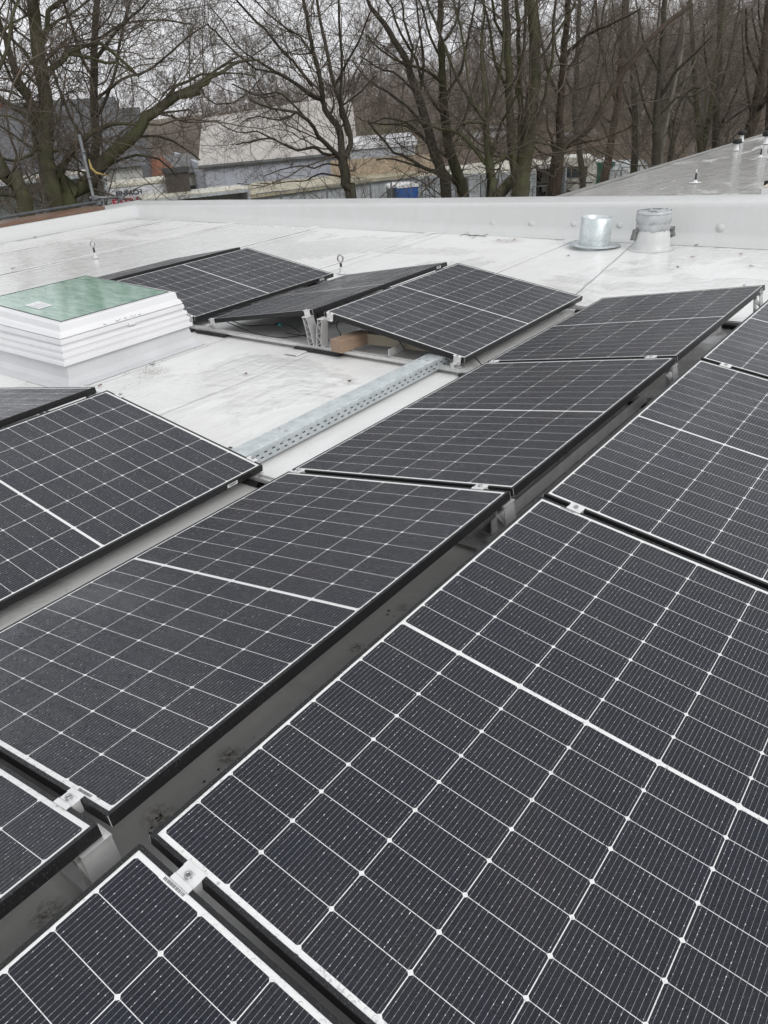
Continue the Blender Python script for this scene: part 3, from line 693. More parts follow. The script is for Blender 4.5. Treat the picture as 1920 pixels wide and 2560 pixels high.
# twig and leaves blown onto the roof
P = onz(1185, 588); tw = [onz(x, y, .012) for x, y in ((1148, 589), (1164, 585), (1176, 589), (1192, 588), (1205, 590), (1221, 585))]
b = MB(); b.tube(tw, [.002, .004, .005, .005, .004, .002], 5); b.tube([tw[2], onz(1168, 580, .03)], .0025, 4); b.tube([tw[3], onz(1180, 596, .01)], .0025, 4); b.tube([tw[4], onz(1216, 592, .02)], .002, 4)
tag(b.build('fallen_twig', M['bark_dark'], None, True), 'thin forked twig lying on the white roof at the foot of the back parapet', 'twig')
leafm = [simple('brown_leaf', (.16, .075, .035), .6), simple('red_leaf', (.22, .06, .045), .6), simple('dark_leaf', (.05, .035, .025), .6)]
LV = [(1247, 600, 1), (1286, 599, 1), (1740, 613, 0), (1852, 636, 1), (1824, 608, 1), (1863, 603, 1), (1731, 643, 1), (1695, 668, 2), (1420, 640, 2), (614, 935, 0), (812, 1023, 2), (874, 953, 2), (66, 499, 2),
      (88, 593, 2), (342, 543, 0), (383, 912, 2), (250, 965, 0), (576, 1120, 2), (33, 672, 2), (1656, 626, 2), (1877, 665, 2)]
LV = [l for l in LV if l[1] > 540]
def leaf_mb(sd):
    r = random.Random(sd); n_ = 9; pts = []
    for k in range(n_):
        a = 2*math.pi*k/n_; q = 1 if k % 2 else .62
        pts.append((.022*q*math.cos(a)*r.uniform(.8, 1.5), .015*q*math.sin(a)*r.uniform(.7, 1.2), r.uniform(.002, .010)))
    b = MB(); b.add(pts+[(0, 0, .004)], [(k, (k+1) % n_, n_) for k in range(n_)]); return b
for i, (x, y, m_) in enumerate(LV):
    P = onz(x, y, .006); o = leaf_mb(i).build('fallen_leaf', leafm[m_], None, fixn=False); o.location = tuple(P); o.rotation_euler = (0, 0, rnd.uniform(0, 6)); s = .55+.12*np.linalg.norm(P-CAM)*.6; o.scale = (s, s, s)
    tag(o, 'small curled dead leaf lying on the wet white roof', 'leaf', 'dead leaves on the roof')
# dirt crumbs near skylight and in the channels: nobody could count them
b = MB(); r_ = random.Random(11)
for (x, y, sp_, k) in ((375, 915, .10, 30), (350, 950, .12, 20), (1240, 595, .12, 25), (575, 1900, .03, 8), (400, 2040, .03, 8), (1000, 1515, .03, 6), (1430, 1145, .04, 6), (1860, 630, .2, 18)):
    P0 = onz(x, y, .006)
    for _ in range(k):
        p = (P0[0]+r_.gauss(0, sp_*1.6), P0[1]+r_.gauss(0, sp_*.5)); s = r_.uniform(.0015, .005)
        b.add([(p[0]-s, p[1], .006), (p[0], p[1]-s*.7, .006), (p[0]+s*1.4, p[1], .006), (p[0], p[1]+s*.7, .009)], [(0, 1, 3), (1, 2, 3), (2, 0, 3)])
tag(b.build('dirt_crumbs', simple('dirt', (.06, .045, .03), .9), None, fixn=False), 'dark plant crumbs scattered on the white membrane', 'debris', None, 'stuff')
# plank on the side parapet
boxthing('wooden_plank', (9.0, .40, .045), (.30, 10.72, .186), 0, M['plank'], 'wet reddish brown plank lying on top of the left parapet', 'plank', .004)
# scaffold rail
sc_ = empty('scaffold_railing', (9.73, 11.6, 0), 0, 'grey steel scaffold tubes with couplers rising outside the left parapet', 'scaffold')
def loc(p): return Vector(p)-Vector((9.73, 11.6, 0))
MB().tube([loc((0, 11.6, .23)), loc((4, 11.6, .228)), loc((9.86, 11.6, .222))], .0242, 14).build('guard_rail', M['pole'], sc_, True)
MB().tube([loc((9.74, 11.65, -6.5)), loc((9.74, 11.65, 1.29))], .0242, 14).build('upright', M['pole'], sc_, True)
MB().tube([loc((9.70, 11.70, .295)), loc((10.30, 11.60, .225))], .0242, 14).build('short_ledger', M['pole'], sc_, True)
MB().tube([loc((9.88, 11.62, -6.5)), loc((9.88, 11.62, .25))], .028, 12).build('upright', M['pole'], sc_, True)
for (p, z) in (((9.78, 11.62), .20), ((9.76, 11.64), .29), ((10.24, 11.61), .22)):
    b = MB(); b.box((-.045, -.04, -.035), (.045, .04, .035)); b.box((-.03, -.052, -.02), (.03, -.041, .02)); o = b.build('coupler', M['pole'], sc_, bevel=.008); o.location = loc((p[0], p[1], z))
for z in (.62, 1.02): 
    o = MB().tube([(-.03, 0, 0), (.03, 0, 0)], .012, 8).build('pin', M['pole'], sc_, True); o.location = loc((9.74, 11.62, z))

# ================================================================== neighbouring flat roof
nb = empty('neighbouring_flat_roof', (28, -2, -.3), 0, 'wide weathered grey flat roof beyond the back parapet at the right, puddled and mossy', 'building')
NO = Vector((28, -2, -.3))
M['oldroof'] = mat_membrane('weathered_grey_membrane', (.54, .54, .525), .42, .40, (.45, 1.3, 1), (.34, .33, .25))
me = sheet(10.45-28, 52-28, -22, 7.47, 120, 60, lambda x, y: .006*wob(x, y)); me_o = link('roof_membrane', me, M['oldroof'], nb, True)
b = MB(); b.box((10.45-28, 7.47, -6.2), (52-28, 7.53, .012)); b.box((10.45-28, 7.36, .006), (52-28, 7.469, .03)); b.build('wall_edge', simple('roof_edge_grey', (.30, .30, .29), .5), nb)
b = MB(); b.box((10.45-28, -.2-22, .007), (12.9-28, 3.4, .010)); b.build('new_membrane_strip', M['roof'], nb)
def vent_pipe(x, y, lab, h=.25, cap=True):
    P = onz(x, y, -.3); root = empty('roof_vent_stub', (P[0], P[1], -.29), 0, lab, 'vent pipe', 'vent pipes on the neighbouring roof')
    MB().lathe([(.10, .003), (.07, .01), (.055, .05), (.05, h*.72)], n=18).build('pipe', M['pvc'], root, True)
    MB().lathe([(.05, h*.6), (.115, h*.66), (.105, h*1.02), (.09, h*1.06), (0, h*1.06)], n=18).build('cap', M['rubber'], root, True)
vent_pipe(1840, 377, 'largest black capped white vent pipe, leftmost of the three on the neighbouring roof')
vent_pipe(1853, 355, 'black capped white vent pipe closest to the sloping edge of the neighbouring roof', .27)
vent_pipe(1914, 361, 'black capped white vent pipe at the right edge of the photo', .3)
for (x, y, lab) in ((1738, 458, 'thin white anchor post with dark sleeve on the nearer part of the neighbouring roof'), (1901, 394, 'thin white anchor post with dark sleeve near the right edge of the photo')):
    P = onz(x, y, -.3); root = empty('anchor_post', (P[0], P[1], -.29), 0, lab, 'anchor point')
    MB().lathe([(.12, .001), (.11, .003), (.05, .008), (.02, .05)], n=24).build('base_patch', M['pvc'], root, True)
    MB().tube([(0, 0, .02), (0, 0, .17)], .017, 8).build('sleeve', M['rubber'], root, True)
    MB().tube([(0, 0, .16), (0, 0, .23)], .012, 8).build('post', M['pvc'], root, True)
P = onz(1905, 480, -.3)
rh = empty('roof_hatch', (P[0], P[1]-.9, -.29), 0, 'low white and cream roof dome with black clips at the right edge', 'roof hatch')
b = MB(); b.box((-.5, -.6, 0), (.6, .8, .12)); b.build('curb', M['pvc'], rh, bevel=.01)
b = MB(); b.add([(-.5, -.6, .125), (.6, -.6, .125), (.6, .8, .125), (-.5, .8, .125), (-.3, -.4, .26), (.4, -.4, .26), (.4, .6, .26), (-.3, .6, .26)], [(0,1,5,4),(1,2,6,5),(2,3,7,6),(3,0,4,7),(4,5,6,7)]); b.build('dome', simple('cream_dome', (.72, .64, .50), .3), rh, bevel=.02)
for (x, y) in ((-.51, .5), (-.51, .2), (-.2, .81), (.2, .81)):
    b = MB(); b.box((x-.03, y-.03, .06), (x+.03, y+.03, .19)); b.build('clip', M['rubber'], rh, bevel=.01)

# ================================================================== ground and far slope
ZG = -6.5
def gz(x, y):
    D = math.hypot(x-CAM[0], y-CAM[1]); a = math.degrees(math.atan2(y-CAM[1], x-CAM[0]))
    t = min(max((D-66)/70., 0), 1); t = t*t*(3-2*t)
    side = min(max((52-a)/14., 0), 1)
    return ZG + t*(5.2*side+1.5) + .15*wob(x*.15, y*.13)*min(1, D/60.)
nr, na = 60, 90; vs = []; fs = []
for i in range(nr):
    D = 0.5+(i/(nr-1))**2*700
    for j in range(na):
        a = 2*math.pi*j/na; x, y = CAM[0]+D*math.cos(a), CAM[1]+D*math.sin(a); vs.append((x, y, gz(x, y)))
fs = [(i*na+j, (i+1)*na+j, (i+1)*na+(j+1) % na, i*na+(j+1) % na) for i in range(nr-1) for j in range(na)]
me = bpy.data.meshes.new('ground'); me.from_pydata(vs, [], fs); me.update()
n = N('winter_ground'); c = n.coord(); g1 = n.noise(c, .09, 5, .6, .5); g2 = n.noise(c, 1.3, 5, .7)
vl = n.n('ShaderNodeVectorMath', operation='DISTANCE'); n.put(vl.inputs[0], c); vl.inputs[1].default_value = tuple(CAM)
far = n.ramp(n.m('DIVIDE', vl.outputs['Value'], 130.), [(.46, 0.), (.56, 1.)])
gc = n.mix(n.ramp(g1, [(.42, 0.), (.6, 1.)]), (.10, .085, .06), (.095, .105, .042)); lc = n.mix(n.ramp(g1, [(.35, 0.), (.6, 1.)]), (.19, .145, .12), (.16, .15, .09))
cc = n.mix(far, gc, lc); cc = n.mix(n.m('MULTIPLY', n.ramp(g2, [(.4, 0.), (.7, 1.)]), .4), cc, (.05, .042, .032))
M['terrain'] = n.set(color=cc, rough=.95, normal=n.bump(g2, .6, .2))
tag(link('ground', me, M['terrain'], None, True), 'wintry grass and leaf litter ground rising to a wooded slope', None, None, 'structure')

def face_yaw(P):   # yaw so that local -y faces the camera
    return math.atan2(P[1]-CAM[1], P[0]-CAM[0]) - math.pi/2
# ------------------------------------------------------------------ containers, huts, caravan
M['cont_white'] = simple('container_white', (.50, .53, .55), .5, 0, .15, 2, col2=(.34, .36, .37))
M['cont_roof'] = simple('cream_roof', (.55, .53, .44), .5, 0, .1, 2)
M['cont_grey'] = mat_corr('grey_panel_wall', (.30, .31, .32), 0, .3, strength=.4)
M['bar'] = simple('locking_bar', (.20, .21, .22), .4, .3)
M['dkgrey'] = simple('dark_grey_paint', (.06, .062, .065), .5)
def container(px, ytop, D, lab, wd=2.44, ln=6.0, ht=2.6, dyaw=0., wall='cont_white', doors=True):
    P = at(px, ytop, D); y_ = face_yaw(P)+dyaw; z0 = P[2]-ht
    root = empty('shipping_container', (P[0], P[1], z0), y_, lab, 'container', 'containers on the yard')
    b = MB(); h = wd/2; k = int(ln/.28)
    # corrugated sides
    for s in (-1, 1):
        pts = []
        for i in range(k):
            y0 = .1+i*(ln-.2)/k; d = (ln-.2)/k; pts += [(s*(h-.03), y0), (s*(h-.03), y0+d*.3), (s*(h-.08), y0+d*.45), (s*(h-.08), y0+d*.85)]
        pts += [(s*(h-.03), ln-.1), (s*(h-.14), ln-.1), (s*(h-.14), .1)]
        b.prism(pts, 'z', .12, ht-.1)
    for (x, y) in ((-h, 0), (h-.12, 0), (-h, ln-.12), (h-.12, ln-.12)): b.box((x, y, 0), (x+.12, y+.12, ht))
    b.box((-h+.12, .01, 0), (h-.12, .11, .14)); b.box((-h+.12, .01, ht-.14), (h-.12, .11, ht-.01)); b.box((-h+.12, ln-.1, .05), (h-.12, ln-.02, ht-.05))
    b.build('walls', M[wall], root)
    b = MB(); b.box((-h+.02, .02, ht-.008), (h-.02, ln-.02, ht+.035)); b.build('roof', M['cont_roof'], root)
    if doors:
        for s in (-1, 1):
            b = MB(); xa, xb = (.02, h-.13) if s > 0 else (-h+.13, -.02)
            b.box((xa, .035, .15), (xb, .075, ht-.15))
            for q in range(5):
                z = .30+q*.44; b.box((xa+.09, .012, z), (xb-.09, .036, z+.22))
            dr = b.build('door', M[wall], root)
            b = MB()
            for x in (.18, .44):
                xx = s*x*wd/2; b.tube([(xx, -.01, .1), (xx, -.01, ht-.12)], .022, 6)
                b.box((xx-.05, -.015, 1.0), (xx+.22, .01, 1.05))
            b.build('locking_bars', M['bar'], dr)
    return root
container(1063, 441, 50, 'white container end with double doors directly right of the blue toilet cabin')
container(1148, 437, 50.5, 'white container end with double doors seen between the two leaning trunks')
container(1224, 434, 51, 'white container end with double doors behind the thick mossy trunk', )
container(1290, 432, 51.5, 'white container end with double doors, rightmost of the row of doors')
container(1335, 418, 52.5, 'plain grey container wall right of the white doors', wall='cont_grey', dyaw=R(24), doors=False, wd=4.4)
# advertising container at the left
P = at(338, 456, 42); root = empty('site_container', (P[0], P[1], P[2]-2.75), face_yaw(P)+R(6), 'white site container with cream roof edge and dark and red lettering', 'container', 'containers on the yard')
b = MB(); b.box((-2.3, 0, 0), (2.3, 2.4, 2.60)); b.build('walls', simple('white_lacquer', (.58, .59, .62), .4, 0, .04), root)
b = MB(); b.box((-2.36, -.05, 2.601), (2.36, 2.45, 2.75)); b.build('roof', M['cont_roof'], root, bevel=.02)
def text(body, size, loc, mat, parent, bold=0.):
    cu = bpy.data.curves.new('lettering', 'FONT'); cu.body = body; cu.size = size; cu.extrude = .004; cu.offset = bold
    o = bpy.data.objects.new('lettering', cu); COL.objects.link(o); dg = bpy.context.evaluated_depsgraph_get(); dg.update()
    me = bpy.data.meshes.new_from_object(o.evaluated_get(dg)); bpy.data.objects.remove(o)
    o = link('lettering', me, mat, parent); o.location = loc; o.rotation_euler = (R(90), 0, 0); return o
M['redpaint'] = simple('red_lettering', (.55, .02, .06), .5); M['greypaint'] = simple('slate_lettering', (.05, .055, .07), .5)
text('EINFACH', .30, (-1.0, -.006, 2.22), M['greypaint'], root, .014)
text('MIETEN', .52, (-1.78, -.006, 1.74), M['redpaint'], root, .018)
b = MB(); b.lathe([(0, .012), (.2, .012), (.2, 0)], n=20, M=Matrix.Translation((-1.98, 0, 2.30)) @ Matrix.Rotation(R(90), 4, 'X')); b.build('round_mark', M['redpaint'], root)
container(492, 486, 40, 'pale container half hidden by branches right of the lettered container', wd=5.0, ln=2.4, doors=False, dyaw=R(8))
container(60, 450, 36, 'long white container behind the leaning trunk at the left edge', wd=6.2, ln=2.4, doors=False, dyaw=R(4))
# dark shed
P = at(440, 432, 41.5); root = empty('wooden_shed', (P[0], P[1], ZG), face_yaw(P), 'narrow dark wooden shed with faint teal paint, behind the branches', 'shed')
b = MB(); b.box((-.55, 0, 0), (.55, 1.2, P[2]-ZG)); b.build('walls', mat_wood('dark_boards', (.035, .03, .026), (.08, .068, .058), .7), root)
b = MB(); b.prism([(-.1, P[2]-ZG+.002), (1.3, P[2]-ZG+.002), (1.3, P[2]-ZG+.08), (-.1, P[2]-ZG+.25)], 'x', -.65, .65); b.build('roof', M['dkgrey'], root)
b = MB(); b.box((-.3, -.012, 1.3), (.25, -.002, 1.8)); b.build('paint_patch', simple('teal_paint', (.10, .22, .20), .7, 0, .4, 6), root)
# toilet cabins
def toilet(px, ytop, D, mat, lab, wd=1.1):
    P = at(px, ytop, D); hgt = 2.3; root = empty('toilet_cabin', (P[0], P[1], P[2]-hgt), face_yaw(P)+R(10), lab, 'toilet cabin')
    h = wd/2; b = MB(); b.box((-h, 0, .1), (h, wd, hgt-.2)); 
    for q in range(5): b.box((-h-.015, .1+q*.19, .3), (-h+.005, .2+q*.19, hgt-.4))
    b.build('walls', mat, root, bevel=.015)
    b = MB(); b.box((-h+.12, -.03, .2), (h-.12, -.001, hgt-.28)); d_ = b.build('door', mat, root, bevel=.01)
    b = MB(); b.box((h-.24, -.06, 1.05), (h-.18, -.031, 1.2)); b.build('handle', M['dkgrey'], d_)
    b = MB(); b.prism([(-h-.04, hgt-.2), (h+.04, hgt-.2), (h+.02, hgt-.08), (h*.4, hgt), (-h*.4, hgt), (-h-.02, hgt-.08)], 'y', -.05, wd+.05); b.build('roof', M['pvc'], root, bevel=.01)
toilet(1020, 459, 46, simple('blue_plastic', (.035, .13, .42), .45), 'blue portable toilet cabin beside the white containers')
toilet(997, 459, 47, simple('grey_plastic', (.13, .135, .14), .5), 'grey portable toilet cabin touching the blue one')
toilet(1514, 397, 58, simple('green_plastic', (.012, .12, .085), .45), 'dark green portable toilet cabin behind the reddish trunk', 1.25)
# caravan
P = at(1420, 393, 55); H_ = 2.55; root = empty('caravan', (P[0], P[1], P[2]-H_), face_yaw(P)+R(-8), 'cream white caravan with dark window, standing behind the reddish trunk', 'caravan')
b = MB(); hl_ = 1.6
prof = [(-hl_, .55), (-hl_-.06, 1.2), (-hl_+.02, 1.9), (-hl_+.12, 2.35), (-hl_+.4, H_), (hl_-.5, H_), (hl_-.15, 2.40), (hl_, 1.9), (hl_+.02, 1.1), (hl_-.05, .55)]
M['caravan'] = simple('caravan_cream', (.60, .59, .52), .35, 0, .08, 2)
b.prism(prof, 'y', 0, 2.1); b.build('body', M['caravan'], root, bevel=.05)
M['darkglass'] = simple('dark_window', (.05, .06, .07), .08, 0, .1)
for (x0, x1) in ((-.1, 1.25), (-1.35, -.6)):
    b = MB(); b.box((x0, -.03, 1.35), (x1, -.002, 2.0)); wf = b.build('window_frame', M['dkgrey'], root, bevel=.015)
    b = MB(); b.box((x0+.05, -.042, 1.40), (x1-.05, -.031, 1.95)); b.build('pane', M['darkglass'], wf)
b = MB(); b.box((-hl_, -.012, .98), (hl_, -.003, 1.06)); b.build('stripe', M['greypaint'], root)
b = MB(); b.box((-.5, .05, .32), (.5, 2.0, .54)); b.build('chassis', M['dkgrey'], root)
o = MB().lathe([(0, .09), (.2, .09), (.32, .07), (.33, 0), (.33, -.1)], n=20, M=Matrix.Translation((0, .05, .33)) @ Matrix.Rotation(R(90), 4, 'X')).build('wheel', M['rubber'], root)
# low polytunnel
P = at(1603, 400, 58); root = empty('small_polytunnel', (P[0], P[1], P[2]-1.9), face_yaw(P)+R(60), 'small translucent arched tunnel tent between two trunks', 'tunnel tent')
b = MB(); arc = [(1.4*math.cos(a), 1.9*math.sin(a)) for a in np.linspace(0, math.pi, 14)]
b.prism(arc, 'y', 0, 3.2); b.build('cover', simple('milky_film', (.42, .44, .44), .3, 0, .2, 3), root, True)
b = MB()
for y in (0, 1.05, 2.1, 3.2): b.tube([(x*1.02, y, z*1.02) for x, z in arc], .03, 5)
b.build('hoops', M['bar'], root)

# ------------------------------------------------------------------ warehouse, flat hall, low beige roof, slate houses
def quadpts(name, pts, mat, parent, th=.15):
    # a thick slab through four points
    v = [Vector(p) for p in pts]; nrm = (v[1]-v[0]).cross(v[3]-v[0]).normalized()*th
    b = MB(); b.add([tuple(p) for p in v]+[tuple(p-nrm) for p in v], [(0, 1, 2, 3), (7, 6, 5, 4), (0, 4, 5, 1), (1, 5, 6, 2), (2, 6, 7, 3), (3, 7, 4, 0)]); return b.build(name, mat, parent)
M['ware_wall'] = mat_corr('pale_grey_cladding', (.43, .45, .50), 0, .35, strength=.3, dirt=.2)
M['ware_roof'] = mat_corr('beige_sheet_roof', (.40, .37, .34), 0, 1.0, strength=.15, dirt=.25, rough=.6)
A, B = at(545, 402, 58), at(884, 386, 60)
C0 = (A+B)/2; yaw = math.atan2(B[1]-A[1], B[0]-A[0]); Lw = math.hypot(B[0]-A[0], B[1]-A[1])
zt = (A[2]+B[2])/2
root = empty('warehouse', (A[0], A[1], ZG), yaw, 'long pale grey warehouse with a broad beige roof behind the centre tree', 'warehouse')
if True:
    hh = zt-ZG; b = MB(); b.box((-1, 0, 0), (Lw, .3, hh)); b.box((Lw-.3, .3, 0), (Lw, 22, hh)); b.box((-1, .31, 0), (-.7, 22, hh)); b.build('wall', M['ware_wall'], root)
    zr = at(800, 243, 80)[2]-ZG
    Ri = Matrix.Rotation(-yaw, 4, 'Z'); lc_ = lambda P: tuple(Ri @ (Vector(P)-Vector(root.location)))
    quadpts('roof', [(-1.4, -.3, hh), (Lw+.25, -.3, hh), lc_(at(878, 236, 82)), lc_(at(505, 296, 82))], M['ware_roof'], root, .2)
    b = MB(); b.prism([(.31, hh-.3), (18, hh-.3), (17, hh+2.2)], 'x', Lw-.28, Lw-.02); b.build('gable', M['ware_wall'], root)
    b = MB(); b.box((-1.4, -.42, hh-.12), (Lw+.25, -.3, hh+.03)); b.build('gutter', M['bar'], root)
# flat hall to the right with a bright roof edge
A, B = at(872, 366, 55), at(1036, 350, 55); yaw = math.atan2(B[1]-A[1], B[0]-A[0]); Lw = math.hypot(B[0]-A[0], B[1]-A[1]); zt = (A[2]+B[2])/2
root = empty('flat_hall', (A[0], A[1], ZG), yaw, 'light grey flat roofed hall with a bright white roof edge right of the centre tree', 'hall')
b = MB(); b.box((0, 0, 0), (Lw, 12, zt-ZG-.25)); b.build('wall', mat_corr('light_cladding', (.42, .44, .46), 0, .25, strength=.5), root)
b = MB(); b.box((-.2, -.15, zt-ZG-.249), (Lw+.2, 12.2, zt-ZG)); b.build('roof_edge', M['pvc'], root)
b = MB(); b.box((Lw+.01, .2, 0), (Lw+1.2, 4, zt-ZG-1.0)); b.build('annex', simple('dark_red_brick', (.10, .045, .035), .8, 0, .3, 4), root)
b = MB()
for z in (1.2, 2.0): b.box((Lw+.3, .17, z), (Lw+1.0, .199, z+.06)); b.box((Lw+.3, .17, z+.4), (Lw+1.0, .199, z+.46))
b.build('annex_window_frames', M['pvc'], root)
# long low beige roofed building
pts = [at(500, 503, 44), at(1042, 432, 50), at(1030, 424, 53), at(640, 455, 51)]
root = empty('low_beige_building', tuple(pts[0]), 0, 'long low building with a yellowish beige roof in front of the warehouse', 'building')
O_ = Vector(pts[0]); v = [Vector(p)-O_ for p in pts]
quadpts('roof', v, simple('beige_roof_felt', (.42, .38, .27), .6, 0, .18, 1.5), root, .2)
b = MB(); d = (v[1]-v[0]).normalized(); nn = Vector((-d.y, d.x, 0)); a_ = v[0]+nn*.25; c_ = v[1]+nn*.25
b.add([(a_.x, a_.y, ZG-O_.z), (c_.x, c_.y, ZG-O_.z), (c_.x, c_.y, c_.z-.22), (a_.x, a_.y, a_.z-.22), (a_.x+nn.x*5, a_.y+nn.y*5, ZG-O_.z), (c_.x+nn.x*5, c_.y+nn.y*5, ZG-O_.z), (c_.x+nn.x*5, c_.y+nn.y*5, c_.z-.22), (a_.x+nn.x*5, a_.y+nn.y*5, a_.z-.22)], [(0, 1, 2, 3), (7, 6, 5, 4), (0, 4, 5, 1), (1, 5, 6, 2), (0, 3, 7, 4)])
b.build('wall', M['cont_white'], root)
A = at(960, 440, 51.5); root2 = None
b = MB(); b.box((-3.2, 0, 0), (3.2, .2, A[2]+1.05-ZG)); o = b.build('peach_boarding', simple('peach_boards', (.45, .36, .26), .7, 0, .15, 2), None); o.name = 'board_wall'; o.location = (A[0], A[1], ZG); o.rotation_euler = (0, 0, face_yaw(A)); tag(o, 'peach coloured board wall below the light grey hall', 'wall')
# site fence of mesh panels
def fence(x0, y0_, D0, x1, y1_, D1, nseg, lab, hgt=2.0):
    A, B = at(x0, y0_, D0), at(x1, y1_, D1); yaw = math.atan2(B[1]-A[1], B[0]-A[0]); Lf = math.hypot(B[0]-A[0], B[1]-A[1]); s = (B[2]-A[2])/Lf
    root = empty('mesh_fence', tuple(A), yaw, lab, 'fence')
    for i in range(nseg):
        a, c = i*Lf/nseg+.03, (i+1)*Lf/nseg-.03; z = s*(a+c)/2; b = MB()
        for (p, q) in (((a, z), (a, z-hgt)), ((c, z), (c, z-hgt)), ((a, z), (c, z)), ((a, z-hgt), (c, z-hgt)), ((a, z-hgt*.5), (c, z-hgt*.5))): b.tube([(p[0], 0, p[1]), (q[0], 0, q[1])], .024, 5)
        k = max(3, int((c-a)/.22))
        for j in range(1, k): x = a+(c-a)*j/k; b.tube([(x, 0, z), (x, 0, z-hgt)], .008, 3, caps=False)
        b.build('mesh_panel', M['bar'], root)
fence(640, 484, 40, 1028, 445, 44, 7, 'grey mesh fence panels running in front of the low beige building', 2.6)
fence(1330, 470, 46, 1600, 412, 46, 6, 'thin wire fence with slim posts between the reddish trunk and the caravan', 1.5)
# slate roofed houses at the left
M['slate'] = mat_corr('dark_slate_roof', (.085, .088, .095), 2, .22, strength=.8, col2=(.05, .05, .055))
def house(px, yeave, D, wd, depth, rise, wallh, mat, wallmat, lab, dyaw=0., chim=False, hip=0):
    P = at(px, yeave, D); root = empty('house', (P[0], P[1], P[2]-wallh), face_yaw(P)+dyaw, lab, 'house'); h = wd/2
    b = MB(); b.box((-h, 0, 0), (h, depth, wallh-.02)); b.build('wall', wallmat, root)
    b = MB(); b.add([(-h-.3, -.4, wallh), (h+.3, -.4, wallh), (h+.3-hip, depth/2, wallh+rise), (-h-.3+hip, depth/2, wallh+rise), (h+.3, depth+.4, wallh), (-h-.3, depth+.4, wallh)], [(0, 1, 2, 3), (3, 2, 4, 5), (1, 4, 2), (0, 3, 5), (0, 5, 4, 1)])
    rf_ = b.build('roof', mat, root)
    if chim:
        b = MB(); b.box((-.35, depth/2-.3, wallh+rise-.6), (.35, depth/2+.4, wallh+rise+.9)); b.box((-.42, depth/2-.37, wallh+rise+.901), (.42, depth/2+.47, wallh+rise+1.0)); b.build('chimney', simple('red_chimney_brick', (.22, .07, .045), .8, 0, .2, 6), rf_)
    b = MB()
    for x in np.arange(-h+.8, h-.9, 2.2): b.box((x, -.03, 1.0), (x+.9, -.002, 2.1))
    b.build('window', M['darkglass'], root)
    return root
M['render'] = simple('pale_render', (.50, .50, .47), .7, 0, .1, 1.5)
house(60, 442, 47, 12, 9, 3.4, 3.2, M['slate'], M['render'], 'house with a dark slate roof and red chimney at the left edge', R(6), True)
house(185, 470, 52, 8, 8, 3.9, 2.8, M['slate'], simple('dark_boarding', (.06, .056, .052), .7), 'house with a steep dark roof behind the left tree trunks', R(-8))
house(318, 449, 56, 4.2, 4, 1.1, 2.6, simple('orange_roof_tiles', (.27, .095, .045), .7, 0, .35, 2.5, col2=(.12, .07, .05)), M['render'], 'small house with a rusty orange tile roof above the lettered container', R(-14), False, .3)
house(430, 436, 64, 4.5, 4, 1.2, 3.0, simple('grey_roof_tiles', (.16, .16, .16), .6, 0, .2, 2), M['render'], 'house with a mid grey roof between the orange roof and the warehouse', R(20))
# a few cars and roofs glimmering in the far wood
M['carp'] = simple('silver_car_paint', (.50, .52, .54), .25, .3)
def car(px, py, D, dyaw, mat, lab):
    P = at(px, py, D); root = empty('parked_car', (P[0], P[1], P[2]-1.4), face_yaw(P)+dyaw, lab, 'car', 'cars glimpsed through the trees')
    b = MB(); b.prism([(-2.1, .35), (-2.15, .7), (-1.9, .95), (-1.2, 1.0), (-.6, 1.42), (.8, 1.42), (1.5, 1.0), (2.1, .9), (2.15, .5), (2.05, .35)], 'y', 0, 1.7); b.build('body', mat, root, bevel=.05)
    b = MB(); b.prism([(-1.05, 1.02), (-.55, 1.36), (.75, 1.36), (1.3, 1.02)], 'y', -.012, -.002); b.build('side_window', M['darkglass'], root)
    for x in (-1.3, 1.3): MB().lathe([(0, .02), (.2, .02), (.31, 0), (.31, -.2)], n=16, M=Matrix.Translation((x, -.01, .31)) @ Matrix.Rotation(R(90), 4, 'X')).build('wheel', M['rubber'], root)
car(1235, 318, 92, 0, M['carp'], 'silver parked car glimpsed between the trunks, leftmost of the far cars')
car(1330, 262, 104, R(30), M['pvc'], 'white parked car far back between two dark stems')
car(1450, 322, 96, R(-10), M['carp'], 'silver parked car glimpsed under the long leaning branch')
car(1760, 236, 110, R(10), M['pvc'], 'pale parked car far off at the right, between bare trunks')

